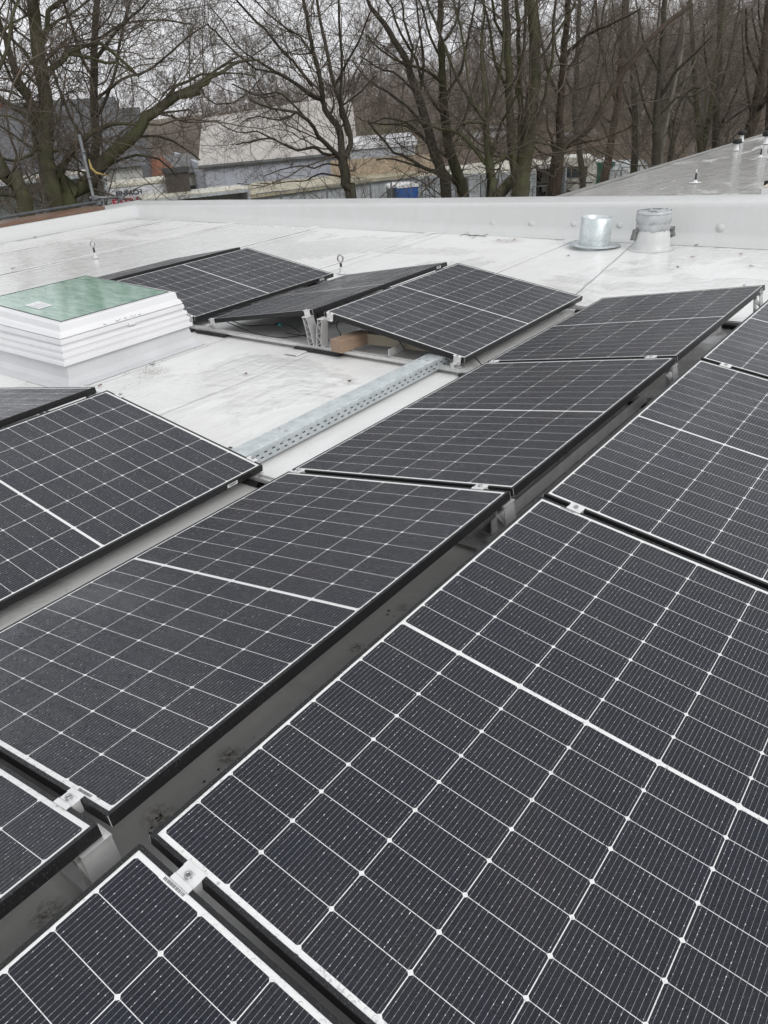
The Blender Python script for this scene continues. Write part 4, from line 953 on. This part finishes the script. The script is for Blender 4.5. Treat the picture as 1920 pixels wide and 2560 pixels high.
# ================================================================== trees
rng = np.random.default_rng(5)
class Tubes:
    """many tapering tubes in one mesh, built in batches"""
    def __init__(s): s.V = []; s.F = []; s.n = 0
    def add(s, P, Rr, sides):
        P = np.asarray(P, float); Rr = np.asarray(Rr, float)
        Nn, K, _ = P.shape
        T = np.gradient(P, axis=1); T /= np.linalg.norm(T, axis=2, keepdims=True)+1e-9
        ref = np.where(np.abs(T[:, :1, 2:3]) < .8, np.array([0, 0, 1.]), np.array([1., 0, 0]))
        U = np.cross(T, np.broadcast_to(ref, T.shape)); U /= np.linalg.norm(U, axis=2, keepdims=True)+1e-9
        Vv = np.cross(T, U); a = np.arange(sides)*2*math.pi/sides
        V = P[:, :, None, :] + Rr[:, :, None, None]*(U[:, :, None, :]*np.cos(a)[None, None, :, None]+Vv[:, :, None, :]*np.sin(a)[None, None, :, None])
        idx = np.arange(Nn*K*sides).reshape(Nn, K, sides)+s.n
        f = np.stack([idx[:, :-1, :], np.roll(idx[:, :-1, :], -1, 2), np.roll(idx[:, 1:, :], -1, 2), idx[:, 1:, :]], -1).reshape(-1, 4)
        s.V.append(V.reshape(-1, 3)); s.F.append(f); s.n += Nn*K*sides
    def build(s, name, mat, parent=None, org=(0, 0, 0)):
        V = np.concatenate(s.V)-np.array(org); F = np.concatenate(s.F)
        me = bpy.data.meshes.new(name); me.vertices.add(len(V)); me.vertices.foreach_set('co', V.astype(np.float32).ravel())
        me.loops.add(F.size); me.loops.foreach_set('vertex_index', F.astype(np.int32).ravel())
        me.polygons.add(len(F)); me.polygons.foreach_set('loop_start', np.arange(0, F.size, 4, dtype=np.int32)); me.polygons.foreach_set('loop_total', np.full(len(F), 4, np.int32))
        me.update(calc_edges=True); return link(name, me, mat, parent, True)
def unit(v): return v/(np.linalg.norm(v, axis=-1, keepdims=True)+1e-9)
def grow(S0, D0, Ln, r0, K, wander, trop, taper=.35):
    P = [S0]; d = unit(D0); step = Ln/K
    for k in range(K):
        d = unit(d + rng.normal(0, wander, d.shape) + np.array([0, 0, trop])); P.append(P[-1]+d*step[:, None])
    P = np.stack(P, 1); Rr = r0[:, None]*np.linspace(1, taper, K+1)[None]
    return P, Rr
def spawn(P, Rr, Ln, per, tmin, spread, lf, rf, lmin=.15):
    Nn, K, _ = P.shape; i = np.repeat(np.arange(Nn), per); m = len(i)
    t = (tmin+(1-tmin)*rng.random(m)**.85)*(K-1-1e-3); k = t.astype(int); fr = (t-k)[:, None]
    S0 = P[i, k]*(1-fr)+P[i, k+1]*fr; T = unit(P[i, k+1]-P[i, k]); side = unit(np.cross(T, rng.normal(0, 1, (m, 3))))
    D0 = unit(T*(1-spread[0]*rng.random(m)[:, None])+side*spread[1])
    L2 = np.maximum(Ln[i]*lf*(1-.55*t/K)*rng.uniform(.55, 1.25, m), lmin); r2 = np.minimum(Rr[i, k]*rf, Rr[i, k]*.8)*rng.uniform(.7, 1.1, m)
    return S0, D0, L2, r2
def smooth_poly(pts, rads, step):
    pts = np.asarray(pts, float); rads = np.asarray(rads, float); out = []; ro = []
    for i in range(len(pts)-1):
        p0, p1, p2, p3 = pts[max(i-1, 0)], pts[i], pts[i+1], pts[min(i+2, len(pts)-1)]
        n_ = max(2, int(np.linalg.norm(p2-p1)/step))
        for j in range(n_):
            t = j/n_; out.append(.5*((2*p1)+(p2-p0)*t+(2*p0-5*p1+4*p2-p3)*t*t+(3*p1-p0-3*p2+p3)*t**3)); ro.append(rads[i]*(1-t)+rads[i+1]*t)
    out.append(pts[-1]); ro.append(rads[-1]); return np.array(out), np.array(ro)
def tree(name, label, D, limbs, bark, dens=1., tw=1., rtw=1., trop=.05, group='bare trees behind the roof', seedballs=0, up=.1, depth=1.8, sc=1.):
    """limbs: list of (pixel polyline, width px start, width px end, from_ground); limbs stand at distance D and spread in depth"""
    first = limbs[0][0][0]; base = at(first[0], 520, D); base = np.array([base[0], base[1], ZG])
    root = empty(name, tuple(base), 0, label, 'tree', group)
    wood = Tubes(); br = Tubes(); tips = []; org = base; LM = []
    for (pp, w0, w1, gnd) in limbs:
        n_ = len(pp); dd = 0. if gnd else rng.uniform(-1, 1)*depth
        P = [at(x, y, D+(dd*(i/(n_-1))**1.2)) for i, (x, y) in enumerate(pp)]
        rr = [.5*(w0+(w1-w0)*i/(n_-1))*np.linalg.norm(P[i]-CAM)/FPX for i in range(n_)]
        if gnd: P = [np.array([P[0][0], P[0][1], ZG-.1]), np.array([P[0][0], P[0][1], ZG+.5]), *P]; rr = [rr[0]*1.6, rr[0]*1.15, *rr]
        # keep going beyond the picture's top edge
        if pp[-1][1] < 5:
            d = unit(P[-1]-P[-2]); ext = 2.5*sc
            for q in range(3): P.append(P[-1]+unit(d+rng.normal(0, .12, 3)+np.array([0, 0, .1]))*ext/2); rr.append(rr[-1]*.7)
        Q, rq = smooth_poly(P, rr, .30*sc)
        Q[1:-1] += rng.normal(0, .012, Q[1:-1].shape)
        wood.add(Q[None], rq[None], 9 if w0 > 14 else 6)
        lm = Q[Q[:, 2] > -3.8] if gnd else Q; lr = rq[Q[:, 2] > -3.8] if gnd else rq
        if len(lm) < 4: continue
        LM.append((lm, lr))
    for (Q, rq) in LM:
        Ll = np.sum(np.linalg.norm(np.diff(Q, axis=0), axis=1)); m = max(4, int(Ll*2.7*dens/sc))
        k = rng.integers(1, len(Q)-1, m); S0 = Q[k]; T = unit(Q[k+1]-Q[k-1]); side = unit(np.cross(T, rng.normal(0, 1, (m, 3))))
        D0 = unit(T*rng.uniform(.1, .9, (m, 1))+side+np.array([0, 0, up])); L1 = rng.uniform(.8, 3.0, m)*sc*np.clip(.5+Ll/6, .6, 1.3); r1 = np.clip(rq[k]*.34, .007, .024)*rng.uniform(.6, 1.1, m)
        P1, R1 = grow(S0, D0, L1, r1, 8, .21, trop*.6)
        ok = ~((P1[:, :, 0] < 11.2) & (P1[:, :, 1] < 12.2) & (P1[:, :, 2] < 1.0)).any(1); P1, R1, L1 = P1[ok], R1[ok], L1[ok]
        if not len(P1): continue
        br.add(P1, R1, 4)
        a = spawn(P1, R1, L1, 7, .12, (.7, .85), .50, .62); P2, R2 = grow(*a[:2], a[2], a[3]*rtw, 5, .19, trop); br.add(P2, np.maximum(R2, .0028*rtw), 3)
        a = spawn(P2, R2, a[2], int(6*tw), .1, (.6, .9), .55, .7, .12); P3, R3 = grow(*a[:2], a[2], a[3], 4, .2, trop); br.add(P3, np.clip(R3, .0021*rtw, .006), 3)
        sel = rng.random(len(P3)) < .5
        a = spawn(P3[sel], R3[sel], a[2][sel], 2, .2, (.5, .9), .6, .8, .10); P4, R4 = grow(*a[:2], a[2], a[3], 3, .2, trop); br.add(P4, np.clip(R4, .0018*rtw, .004), 3)
        tips.append(P2[:, -1])
    wood.build('trunk', bark, root, org); br.build('crown', M['twig'], root, org)
    if seedballs:
        T_ = np.concatenate(tips); sel = T_[rng.choice(len(T_), min(seedballs, len(T_)), replace=False)]
        bm = MB().lathe([(0, -.016), (.011, -.011), (.016, 0), (.011, .011), (0, .016)], n=8); bm.add([(-.001, 0, .016), (.001, 0, .016), (.001, .004, .09), (-.001, .004, .09)], [(0, 1, 2, 3)])
        o0 = bm.build('seed_ball', M['seed'], root, True); o0.location = tuple(sel[0]-org-np.array([0, 0, .09]))
        for p in sel[1:]:
            c_ = o0.copy(); COL.objects.link(c_); c_.parent = root; c_.location = tuple(p-org-np.array([0, 0, .09]))
    return root
BP, BD, BR, BW = M['bark_plane'], M['bark_dark'], M['bark_red'], M['bark_pale']
t1 = tree('plane_tree', 'mossy multi stemmed plane tree at the left with a thick limb arching to the right', 18, [
 ([(142, 500), (121, 434), (116, 347), (116, 260), (107, 203), (92, 116), (82, 29), (79, -30)], 33, 22, 1),
 ([(127, 420), (112, 370), (101, 318), (78, 260), (55, 215), (38, 180), (22, 130), (12, 95), (0, 60), (-20, 0)], 18, 10, 0),
 ([(103, 200), (97, 150), (114, 72), (124, 29), (162, -5)], 13, 8, 0),
 ([(172, 500), (190, 482), (226, 451), (260, 405), (304, 367), (347, 327), (365, 295), (405, 266), (443, 240), (480, 231), (500, 228)], 36, 13, 1),
 ([(443, 240), (480, 225), (518, 197), (560, 178), (600, 156), (650, 150)], 13, 4, 0),
 ([(480, 231), (520, 205), (545, 170), (600, 140)], 8, 3, 0), ([(405, 266), (440, 215), (500, 190), (560, 180), (640, 190)], 8, 3, 0),
 ([(112, 180), (135, 165), (162, 145), (185, 124), (226, 110), (252, 110), (289, 139), (327, 171), (347, 191)], 13, 5, 0),
 ([(150, 158), (174, 133), (237, 148), (289, 156), (330, 180)], 11, 4, 0),
 ([(150, 440), (156, 414), (185, 367), (231, 333), (275, 312), (341, 312)], 17, 6, 0),
 ([(143, 450), (139, 434), (116, 420), (95, 385), (87, 347), (82, 300), (60, 260)], 16, 8, 0),
 ([(110, 345), (84, 315), (64, 292), (35, 266), (-10, 240)], 14, 8, 0),
 ([(126, 385), (90, 375), (60, 398), (20, 400), (-15, 390)], 8, 5, 0),
 ([(122, 380), (160, 372), (185, 390), (206, 414)], 7, 3, 0),
 ([(110, 200), (75, 150), (40, 110), (0, 70), (-20, 50)], 8, 5, 0), ([(110, 230), (80, 200), (30, 160), (-10, 150)], 6, 3, 0),
 ([(116, 290), (60, 240), (30, 200), (10, 150), (-10, 100)], 8, 4, 0),
 ([(97, 100), (130, 60), (170, 40), (220, 0)], 7, 4, 0), ([(90, 60), (60, 30), (30, 0)], 7, 4, 0),
 ([(318, 355), (360, 340), (430, 350), (500, 400)], 7, 3, 0), ([(240, 435), (290, 400), (340, 390), (400, 400), (440, 440)], 8, 3, 0),
 ], BP, dens=1.35, seedballs=30, depth=1.3)
o = MB().tube([at(222, 398, 16.8), at(228, 420, 16.8), at(240, 432, 16.8), at(272, 440, 16.8)], [.012, .026, .026, .005], 7).build('broken_stub', M['broken'], t1, True); o.location = tuple(-Vector(t1.location))
tree('plane_tree', 'straight plane tree stem standing just behind the scaffold upright', 21, [
 ([(237, 500), (235, 460), (234, 405), (240, 347), (232, 260), (237, 174), (237, 87), (243, -10)], 24, 12, 1),
 ([(234, 420), (215, 370), (190, 320), (160, 260), (140, 200), (110, 120)], 9, 4, 0), ([(236, 300), (270, 240), (290, 160), (310, 60), (330, -10)], 8, 4, 0),
 ([(237, 200), (200, 140), (180, 60), (150, -10)], 8, 4, 0), ([(238, 150), (280, 90), (330, 40), (380, -10)], 8, 4, 0), ([(236, 250), (300, 200), (380, 170), (450, 110), (520, 60)], 7, 3, 0),
 ([(236, 110), (300, 60), (400, 50), (480, 60)], 6, 3, 0)], BD, dens=1.2, seedballs=24, depth=2.)
tree('leaning_tree', 'thick leaning trunk cut off by the left edge above the wooden plank', 17, [
 ([(60, 505), (29, 463), (-5, 410), (-40, 350), (-80, 250), (-110, 120)], 34, 20, 1), ([(40, 490), (15, 488), (-20, 480)], 8, 5, 0),
 ([(-60, 290), (-20, 200), (20, 120), (30, 40), (50, -10)], 9, 5, 0), ([(-50, 320), (0, 290), (50, 300), (90, 330)], 6, 3, 0), ([(-80, 200), (-20, 110), (30, 60), (80, 30)], 6, 3, 0)], BP, dens=.8)
tree('sapling', 'thin grey sapling between the leaning trunk and the multi stemmed plane tree', 19.5, [
 ([(118, 500), (106, 460), (98, 420), (95, 370), (80, 300)], 9, 4, 1), ([(104, 455), (115, 445), (125, 420)], 4, 2, 0), ([(66, 500), (55, 440), (45, 390)], 6, 3, 1), ([(100, 440), (112, 500)], 3, 2, 0), ([(65, 430), (80, 460), (100, 480), (108, 505)], 4, 3, 0)], BW, dens=.6, group='young trees behind the roof')
t4 = tree('plane_tree', 'single leaning plane tree with a dark forked crown in front of the pale warehouse', 20, [
 ([(880, 510), (872, 480), (862, 440), (856, 391)], 27, 22, 1),
 ([(853, 395), (827, 373), (798, 341), (769, 301), (740, 281), (682, 272), (625, 250)], 12, 4, 0),
 ([(848, 392), (807, 382), (781, 367), (752, 376), (726, 370), (682, 347), (625, 356), (590, 362)], 8, 3, 0),
 ([(856, 392), (853, 339), (836, 307), (813, 275), (804, 249), (775, 237), (740, 211), (697, 182), (640, 150)], 17, 5, 0),
 ([(808, 258), (801, 203), (792, 159), (778, 101), (766, 43), (758, -10)], 11, 7, 0),
 ([(862, 394), (876, 356), (871, 318), (853, 266), (836, 217), (818, 145), (807, 81), (792, -10)], 14, 6, 0),
 ([(870, 338), (860, 300), (850, 275), (856, 174), (850, 87), (845, -10)], 8, 5, 0),
 ([(780, 215), (729, 153), (682, 98), (642, 52), (604, 17), (584, -10)], 6, 4, 0),
 ([(850, 414), (819, 408), (787, 420), (755, 414), (700, 425), (660, 440)], 5, 2, 0),
 ([(858, 443), (824, 434), (792, 437), (769, 451), (726, 457), (650, 458)], 5, 2, 0),
 ([(769, 301), (720, 250), (690, 230), (640, 240), (580, 210)], 5, 3, 0), ([(740, 281), (700, 300), (650, 290), (600, 310)], 5, 2, 0),
 ([(790, 150), (750, 90), (700, 60), (640, 0)], 5, 3, 0), ([(836, 217), (870, 150), (900, 100), (930, 20)], 6, 3, 0), ([(853, 266), (900, 230), (940, 190)], 5, 3, 0),
 ([(697, 182), (640, 170), (590, 130), (540, 80), (520, 60)], 5, 3, 0), ([(640, 150), (590, 110), (560, 60), (520, 10)], 4, 2, 0), ([(681, 347), (640, 330), (590, 330), (540, 300)], 4, 2, 0)], BD, dens=1.3, seedballs=24, depth=2.)
tree('plane_tree', 'leaning tree whose two branches sweep far left, beside the blue toilet cabin', 22, [
 ([(1118, 510), (1105, 434), (1088, 390), (1067, 318), (1047, 246), (1026, 188), (1012, 145), (985, 100), (960, 58), (930, 20), (915, -10)], 26, 7, 1),
 ([(1100, 438), (1060, 420), (1020, 395), (985, 380), (940, 330), (920, 300)], 9, 4, 0), ([(1065, 320), (1020, 270), (970, 230), (920, 200), (880, 150)], 8, 3, 0),
 ([(1050, 250), (1000, 190), (960, 175), (900, 140)], 6, 3, 0), ([(1026, 188), (1030, 120), (1010, 50), (1000, -10)], 7, 4, 0), ([(1047, 246), (1060, 160), (1050, 80), (1040, -10)], 7, 4, 0),
 ([(1085, 380), (1040, 330), (990, 310), (930, 310), (890, 290)], 6, 2, 0)], BD, dens=1.05)
tree('plane_tree', 'mossy tree with a straight thick stem just right of the leaning tree', 22.5, [
 ([(1160, 510), (1146, 450), (1132, 400), (1122, 362), (1110, 289), (1107, 217), (1106, 145), (1099, 72), (1102, -10)], 28, 13, 1),
 ([(1106, 208), (1070, 179), (1018, 162), (960, 130), (920, 90)], 7, 3, 0), ([(1150, 470), (1120, 440), (1099, 428), (1047, 417), (989, 396), (940, 400)], 8, 3, 0),
 ([(1127, 399), (1070, 356), (1018, 307), (960, 298), (920, 310)], 8, 3, 0), ([(1110, 289), (1070, 240), (1040, 150), (1003, 87), (980, 20), (960, -10)], 8, 4, 0),
 ([(1108, 250), (1150, 180), (1170, 100), (1190, 0)], 8, 4, 0), ([(1104, 110), (1140, 60), (1150, -10)], 6, 4, 0), ([(1106, 150), (1080, 100), (1060, 40), (1045, -10)], 6, 4, 0),
 ([(1120, 350), (1160, 300), (1180, 230), (1200, 160)], 6, 3, 0)], BP, dens=1.0)
tree('plane_tree', 'upright mossy trunk forking in front of the white container doors', 19.5, [
 ([(1229, 510), (1228, 450), (1224, 400), (1220, 376), (1217, 333), (1216, 300)], 24, 13, 1),
 ([(1214, 411), (1180, 365), (1145, 333), (1099, 321), (1040, 300), (1000, 310)], 9, 3, 0), ([(1217, 310), (1195, 308), (1172, 305), (1160, 312)], 7, 5, 0),
 ([(1216, 305), (1190, 270), (1174, 250), (1148, 202), (1122, 145), (1090, 58), (1060, -10)], 9, 4, 0), ([(1216, 305), (1215, 240), (1205, 170), (1206, 87), (1212, -10)], 9, 5, 0),
 ([(1226, 400), (1240, 350), (1255, 305), (1275, 270), (1300, 230)], 10, 4, 0), ([(1235, 410), (1262, 392), (1290, 375), (1330, 350)], 7, 4, 0), ([(1220, 290), (1245, 200), (1260, 100), (1255, 0)], 8, 5, 0),
 ([(1190, 270), (1170, 200), (1160, 110), (1140, 20), (1135, -10)], 6, 4, 0)], BP, dens=1.0)
tree('plane_tree', 'thickest mossy tree, with several tall stems rising from one base', 20.5, [
 ([(1300, 515), (1303, 450), (1310, 400), (1319, 362), (1327, 289), (1336, 203), (1336, 130), (1333, 58), (1325, -10)], 42, 18, 1),
 ([(1290, 440), (1278, 362), (1275, 260), (1270, 145), (1267, 60), (1265, -10)], 20, 13, 0), ([(1236, 495), (1262, 470), (1285, 445), (1305, 420)], 28, 22, 0),
 ([(1301, 400), (1301, 300), (1301, 203), (1293, 58), (1290, -10)], 13, 9, 0), ([(1320, 340), (1355, 270), (1370, 200), (1385, 110), (1390, -10)], 9, 6, 0),
 ([(1336, 160), (1370, 120), (1400, 70), (1440, 10)], 8, 5, 0), ([(1275, 240), (1240, 160), (1225, 70), (1200, -10)], 9, 5, 0), ([(1270, 120), (1240, 50), (1230, -10)], 7, 5, 0),
 ([(1320, 350), (1370, 360), (1400, 372), (1415, 380)], 6, 4, 0), ([(1327, 300), (1290, 230), (1310, 120), (1315, -10)], 8, 6, 0)], BP, dens=1.0)
tree('reddish_tree', 'reddish brown trunk with one very long bare limb rising to the upper right', 23, [
 ([(1382, 515), (1388, 450), (1394, 388), (1400, 365)], 34, 26, 1),
 ([(1388, 385), (1378, 345), (1367, 300), (1372, 250)], 8, 4, 0), ([(1398, 372), (1400, 289), (1406, 203), (1411, 116), (1420, 29), (1422, -10)], 19, 11, 0),
 ([(1402, 372), (1425, 355), (1440, 344), (1478, 312), (1504, 269), (1527, 226), (1564, 174), (1602, 127), (1643, 81), (1680, 46), (1730, 10)], 17, 8, 0),
 ([(1406, 378), (1440, 360), (1500, 348), (1560, 325), (1580, 312)], 6, 3, 0), ([(1411, 150), (1440, 110), (1469, 84), (1498, 72), (1541, 55), (1600, 23)], 9, 4, 0),
 ([(1403, 250), (1370, 180), (1350, 90), (1340, -10)], 8, 5, 0), ([(1408, 190), (1450, 130), (1480, 40), (1490, -10)], 7, 4, 0), ([(1392, 390), (1350, 380), (1330, 360)], 5, 2, 0),
 ([(1504, 269), (1500, 200), (1520, 120), (1530, 40)], 5, 3, 0)], BR, dens=1.0)
tree('dark_tree', 'slim dark trunk close behind the reddish trunk, in front of the caravan window', 31, [([(1457, 515), (1455, 434), (1450, 390), (1436, 300), (1440, 200), (1445, 100), (1450, -10)], 15, 8, 1), ([(1445, 300), (1480, 220), (1500, 120), (1510, 0)], 6, 3, 0), ([(1440, 240), (1400, 160), (1380, 60)], 6, 3, 0)], BD, dens=.7, sc=1.3, rtw=1.3)
for (nm, lab, D, lb, bk, de) in (
 ('reddish_tree', 'slender reddish trunk in front of the green toilet cabin', 34, [([(1508, 470), (1518, 415), (1527, 360), (1537, 300), (1546, 250), (1550, 174), (1556, 87), (1560, -10)], 20, 9, 1), ([(1535, 310), (1505, 290), (1490, 260)], 7, 4, 0), ([(1527, 360), (1510, 320), (1494, 290)], 5, 3, 0), ([(1545, 270), (1520, 190), (1500, 110), (1490, 0)], 8, 4, 0), ([(1550, 200), (1590, 120), (1600, 20)], 7, 4, 0)], BR, .7),
 ('dark_tree', 'straight dark trunk standing beside the small tunnel tent', 40, [([(1583, 450), (1586, 390), (1588, 347), (1585, 260), (1579, 145), (1570, 60), (1568, -10)], 17, 9, 1), ([(1586, 300), (1560, 230), (1545, 150)], 6, 3, 0), ([(1584, 250), (1620, 180), (1640, 90), (1650, 0)], 7, 3, 0), ([(1580, 160), (1545, 100), (1530, 0)], 6, 3, 0)], BD, .6),
 ('dark_tree', 'dark forked tree with fanning limbs touching the edge of the neighbouring roof', 36, [([(1635, 445), (1640, 380), (1641, 333), (1643, 260), (1651, 174), (1658, 58), (1662, -10)], 21, 10, 1), ([(1643, 275), (1680, 225), (1720, 195), (1745, 185)], 8, 3, 0), ([(1645, 255), (1690, 180), (1740, 130), (1780, 90)], 8, 3, 0), ([(1640, 320), (1610, 260), (1590, 170), (1570, 100)], 7, 3, 0), ([(1648, 210), (1690, 120), (1710, 20)], 8, 4, 0), ([(1650, 180), (1610, 100), (1590, 0)], 7, 3, 0), ([(1645, 290), (1690, 245), (1730, 240), (1780, 210)], 6, 3, 0)], BD, .7),
 ('pale_tree', 'trunk with pale flaking bark leaning beside the dark forked tree', 36.5, [([(1646, 440), (1650, 395), (1657, 347), (1668, 295), (1678, 240), (1700, 150), (1710, 60)], 15, 6, 1), ([(1668, 290), (1700, 230), (1740, 150)], 5, 3, 0)], BW, .5),
 ('dark_tree', 'small dark tree forking low, right of the pale flaking trunk', 39, [([(1672, 430), (1677, 390), (1681, 358)], 13, 11, 1), ([(1681, 360), (1672, 300), (1680, 240), (1690, 160)], 8, 3, 0), ([(1681, 360), (1700, 310), (1712, 260), (1730, 190)], 8, 3, 0), ([(1681, 350), (1690, 280), (1720, 230), (1750, 220)], 5, 2, 0)], BD, .7),
 ('green_stem_tree', 'greenish tree with two stems around a pale inner face, at the roof edge', 43, [([(1752, 410), (1752, 376), (1742, 310), (1741, 260), (1735, 180), (1730, 60), (1725, -10)], 15, 8, 1), ([(1755, 380), (1768, 320), (1775, 270), (1785, 200), (1800, 100), (1810, 0)], 14, 6, 0), ([(1756, 375), (1758, 330), (1762, 285), (1764, 240)], 8, 5, 0), ([(1741, 270), (1700, 210), (1690, 140)], 6, 3, 0), ([(1770, 300), (1820, 230), (1850, 150)], 6, 3, 0)], BP, .7),
 ('dark_tree', 'dark tree with a fanned right limb between the greenish tree and the roof vents', 46, [([(1788, 400), (1790, 360), (1790, 275), (1797, 174), (1800, 60), (1800, -10)], 20, 9, 1), ([(1792, 330), (1820, 280), (1840, 230), (1860, 180)], 7, 3, 0), ([(1793, 325), (1835, 290), (1880, 262)], 5, 2, 0), ([(1790, 260), (1820, 160), (1840, 60), (1850, 0)], 7, 4, 0), ([(1790, 250), (1765, 160), (1760, 60)], 6, 3, 0)], BD, .7),
 ('reddish_tree', 'leaning reddish trunk with pale edge at the far right behind the roof vents', 42, [([(1862, 375), (1870, 335), (1888, 285), (1903, 203), (1912, 120), (1920, 30), (1925, -10)], 26, 13, 1), ([(1880, 300), (1868, 230), (1860, 150), (1855, 60)], 7, 3, 0), ([(1890, 280), (1925, 230), (1950, 150)], 12, 6, 0), ([(1903, 200), (1870, 120), (1865, 20)], 7, 4, 0)], BR, .7),
 ('dark_tree', 'dark trunk cut by the right edge of the photo above the mossy roof', 44, [([(1925, 360), (1928, 280), (1930, 180), (1925, 80), (1925, -10)], 24, 12, 1), ([(1928, 200), (1895, 110), (1880, 20)], 7, 3, 0), ([(1928, 150), (1900, 60), (1895, 0)], 6, 3, 0)], BD, .7)):
    tree(nm, lab, D, lb, bk, dens=de, sc=1.75, rtw=1.7, tw=1., depth=2.5)

# generic farther trees: four shapes, copied
def generic(seed, H):
    global rng
    rng = np.random.default_rng(seed); root = empty('woodland_tree', (0, 0, 0)); wood = Tubes(); br = Tubes()
    r0 = H*.013
    P = [np.array([0, 0, -.3])]; d = np.array([0, 0, 1.])
    for k in range(9): d = unit(d+rng.normal(0, .05, 3)+np.array([0, 0, .05])); P.append(P[-1]+d*H*.95/9)
    Q, rq = smooth_poly(P, [r0*(1-.09*k) for k in range(10)], .7); wood.add(Q[None], rq[None], 7)
    m = 26; k = rng.integers(int(len(Q)*.22), len(Q)-1, m); T = unit(Q[k+1]-Q[k-1]); side = unit(np.cross(T, rng.normal(0, 1, (m, 3))))
    L1 = H*rng.uniform(.2, .42, m)*(1.25-.8*k/len(Q)); P1, R1 = grow(Q[k], unit(T*rng.uniform(.5, 1.2, (m, 1))+side), L1, rq[k]*.5, 9, .10, .09); wood.add(P1, R1, 5)
    a = spawn(P1, R1, L1, 9, .15, (.5, .7), .42, .5); P2, R2 = grow(*a[:2], a[2], np.maximum(a[3], .014), 6, .15, .05); br.add(P2, R2, 3)
    a = spawn(P2, R2, a[2], 7, .1, (.5, .8), .5, .7, .4); P3, R3 = grow(*a[:2], a[2], a[3], 4, .18, .04); br.add(P3, np.maximum(R3, .0055), 3)
    a = spawn(P3, R3, a[2], 3, .1, (.5, .8), .55, .8, .3); P4, R4 = grow(*a[:2], a[2], a[3], 3, .18, .03); br.add(P4, np.maximum(R4*.8, .004), 3)
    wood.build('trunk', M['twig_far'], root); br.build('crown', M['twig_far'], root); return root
protos = [generic(100+i, h) for i, h in enumerate((15, 17, 13, 18))]
r_ = random.Random(21); used = set(); spots = []
for i in range(48):
    px = r_.uniform(-60, 1990)+ (300 if r_.random() < .25 else 0); px = px if px < 2000 else px-700; D = r_.uniform(62, 125) if px > 1000 else r_.uniform(86, 135)
    if px < 560: D = r_.uniform(90, 130)
    if px < 1000 and i % 2: px += 900
    if px > 1500 and i % 3 == 0: D = r_.uniform(56, 72)
    if px > 1340 and px < 1640 and D < 66: continue
    spots.append((px, D))
for i, (px, D) in enumerate(spots):
    k = i % 4; o = protos[k] if k not in used else copy_tree(protos[k]); used.add(k)
    P = at(px, 300, D); o.location = (P[0], P[1], gz(P[0], P[1])-.1); o.rotation_euler = (0, 0, r_.uniform(0, 6.28)); s = r_.uniform(.7, .95) if px > 1350 else r_.uniform(.5, .78); o.scale = (s, s, s*r_.uniform(.9, 1.1))
    tag(o, 'bare brown woodland tree in the dense wood behind the yard', 'tree', 'woodland trees in the background')
# undergrowth and the far wood that reads as one mass
rng = np.random.default_rng(77)
def thicket(name, lab, n_, pxr, Dr, hr, rad, mat, lean=.25, zlift=0.):
    t = Tubes(); px = rng.uniform(*pxr, n_); D = rng.uniform(*Dr, n_)
    S0 = np.array([[*at(a, 300, d)[:2], 0] for a, d in zip(px, D)]); S0[:, 2] = [gz(x, y) for x, y in S0[:, :2]]; S0[:, 2] += zlift*rng.random(n_)
    d0 = rng.normal(0, lean, (n_, 3)); d0[:, 2] = 1; Ln = rng.uniform(*hr, n_)
    P, Q = grow(S0, d0, Ln, np.full(n_, rad), 5, .12, .05); t.add(P, Q, 3)
    a = spawn(P, Q, Ln, 5, .15, (.4, .7), .4, .7, .3); P, Q = grow(*a[:2], a[2], a[3], 3, .2, .05); t.add(P, np.maximum(Q, rad*.4), 3)
    o = t.build(name, mat, None); tag(o, lab, 'undergrowth', None, 'stuff'); return o
M['brush_red'] = simple('reddish_brush', (.27, .205, .17), .85, 0, .3, .1, col2=(.19, .15, .125))
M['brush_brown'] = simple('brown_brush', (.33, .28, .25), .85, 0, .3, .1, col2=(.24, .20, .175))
M['brush_dry'] = simple('dry_grass_stems', (.22, .18, .09), .9, 0, .3, .3)
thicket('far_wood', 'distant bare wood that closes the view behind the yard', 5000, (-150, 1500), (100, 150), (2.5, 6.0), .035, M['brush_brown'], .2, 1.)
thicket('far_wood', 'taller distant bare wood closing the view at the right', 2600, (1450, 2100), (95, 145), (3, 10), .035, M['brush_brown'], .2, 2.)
thicket('reddish_undergrowth', 'reddish brown undergrowth on the slope at the right', 2600, (1050, 2050), (68, 98), (1.0, 4), .016, M['brush_red'])
thicket('yard_scrub', 'thin bare scrub stems growing between the yard and the trees', 420, (560, 1900), (27, 42), (1.5, 4.4), .009, M['twig'], .3)
thicket('dry_reeds', 'dry yellowish stems around the caravan and fence', 900, (1300, 1660), (40, 60), (.6, 2.0), .012, M['brush_dry'], .25)
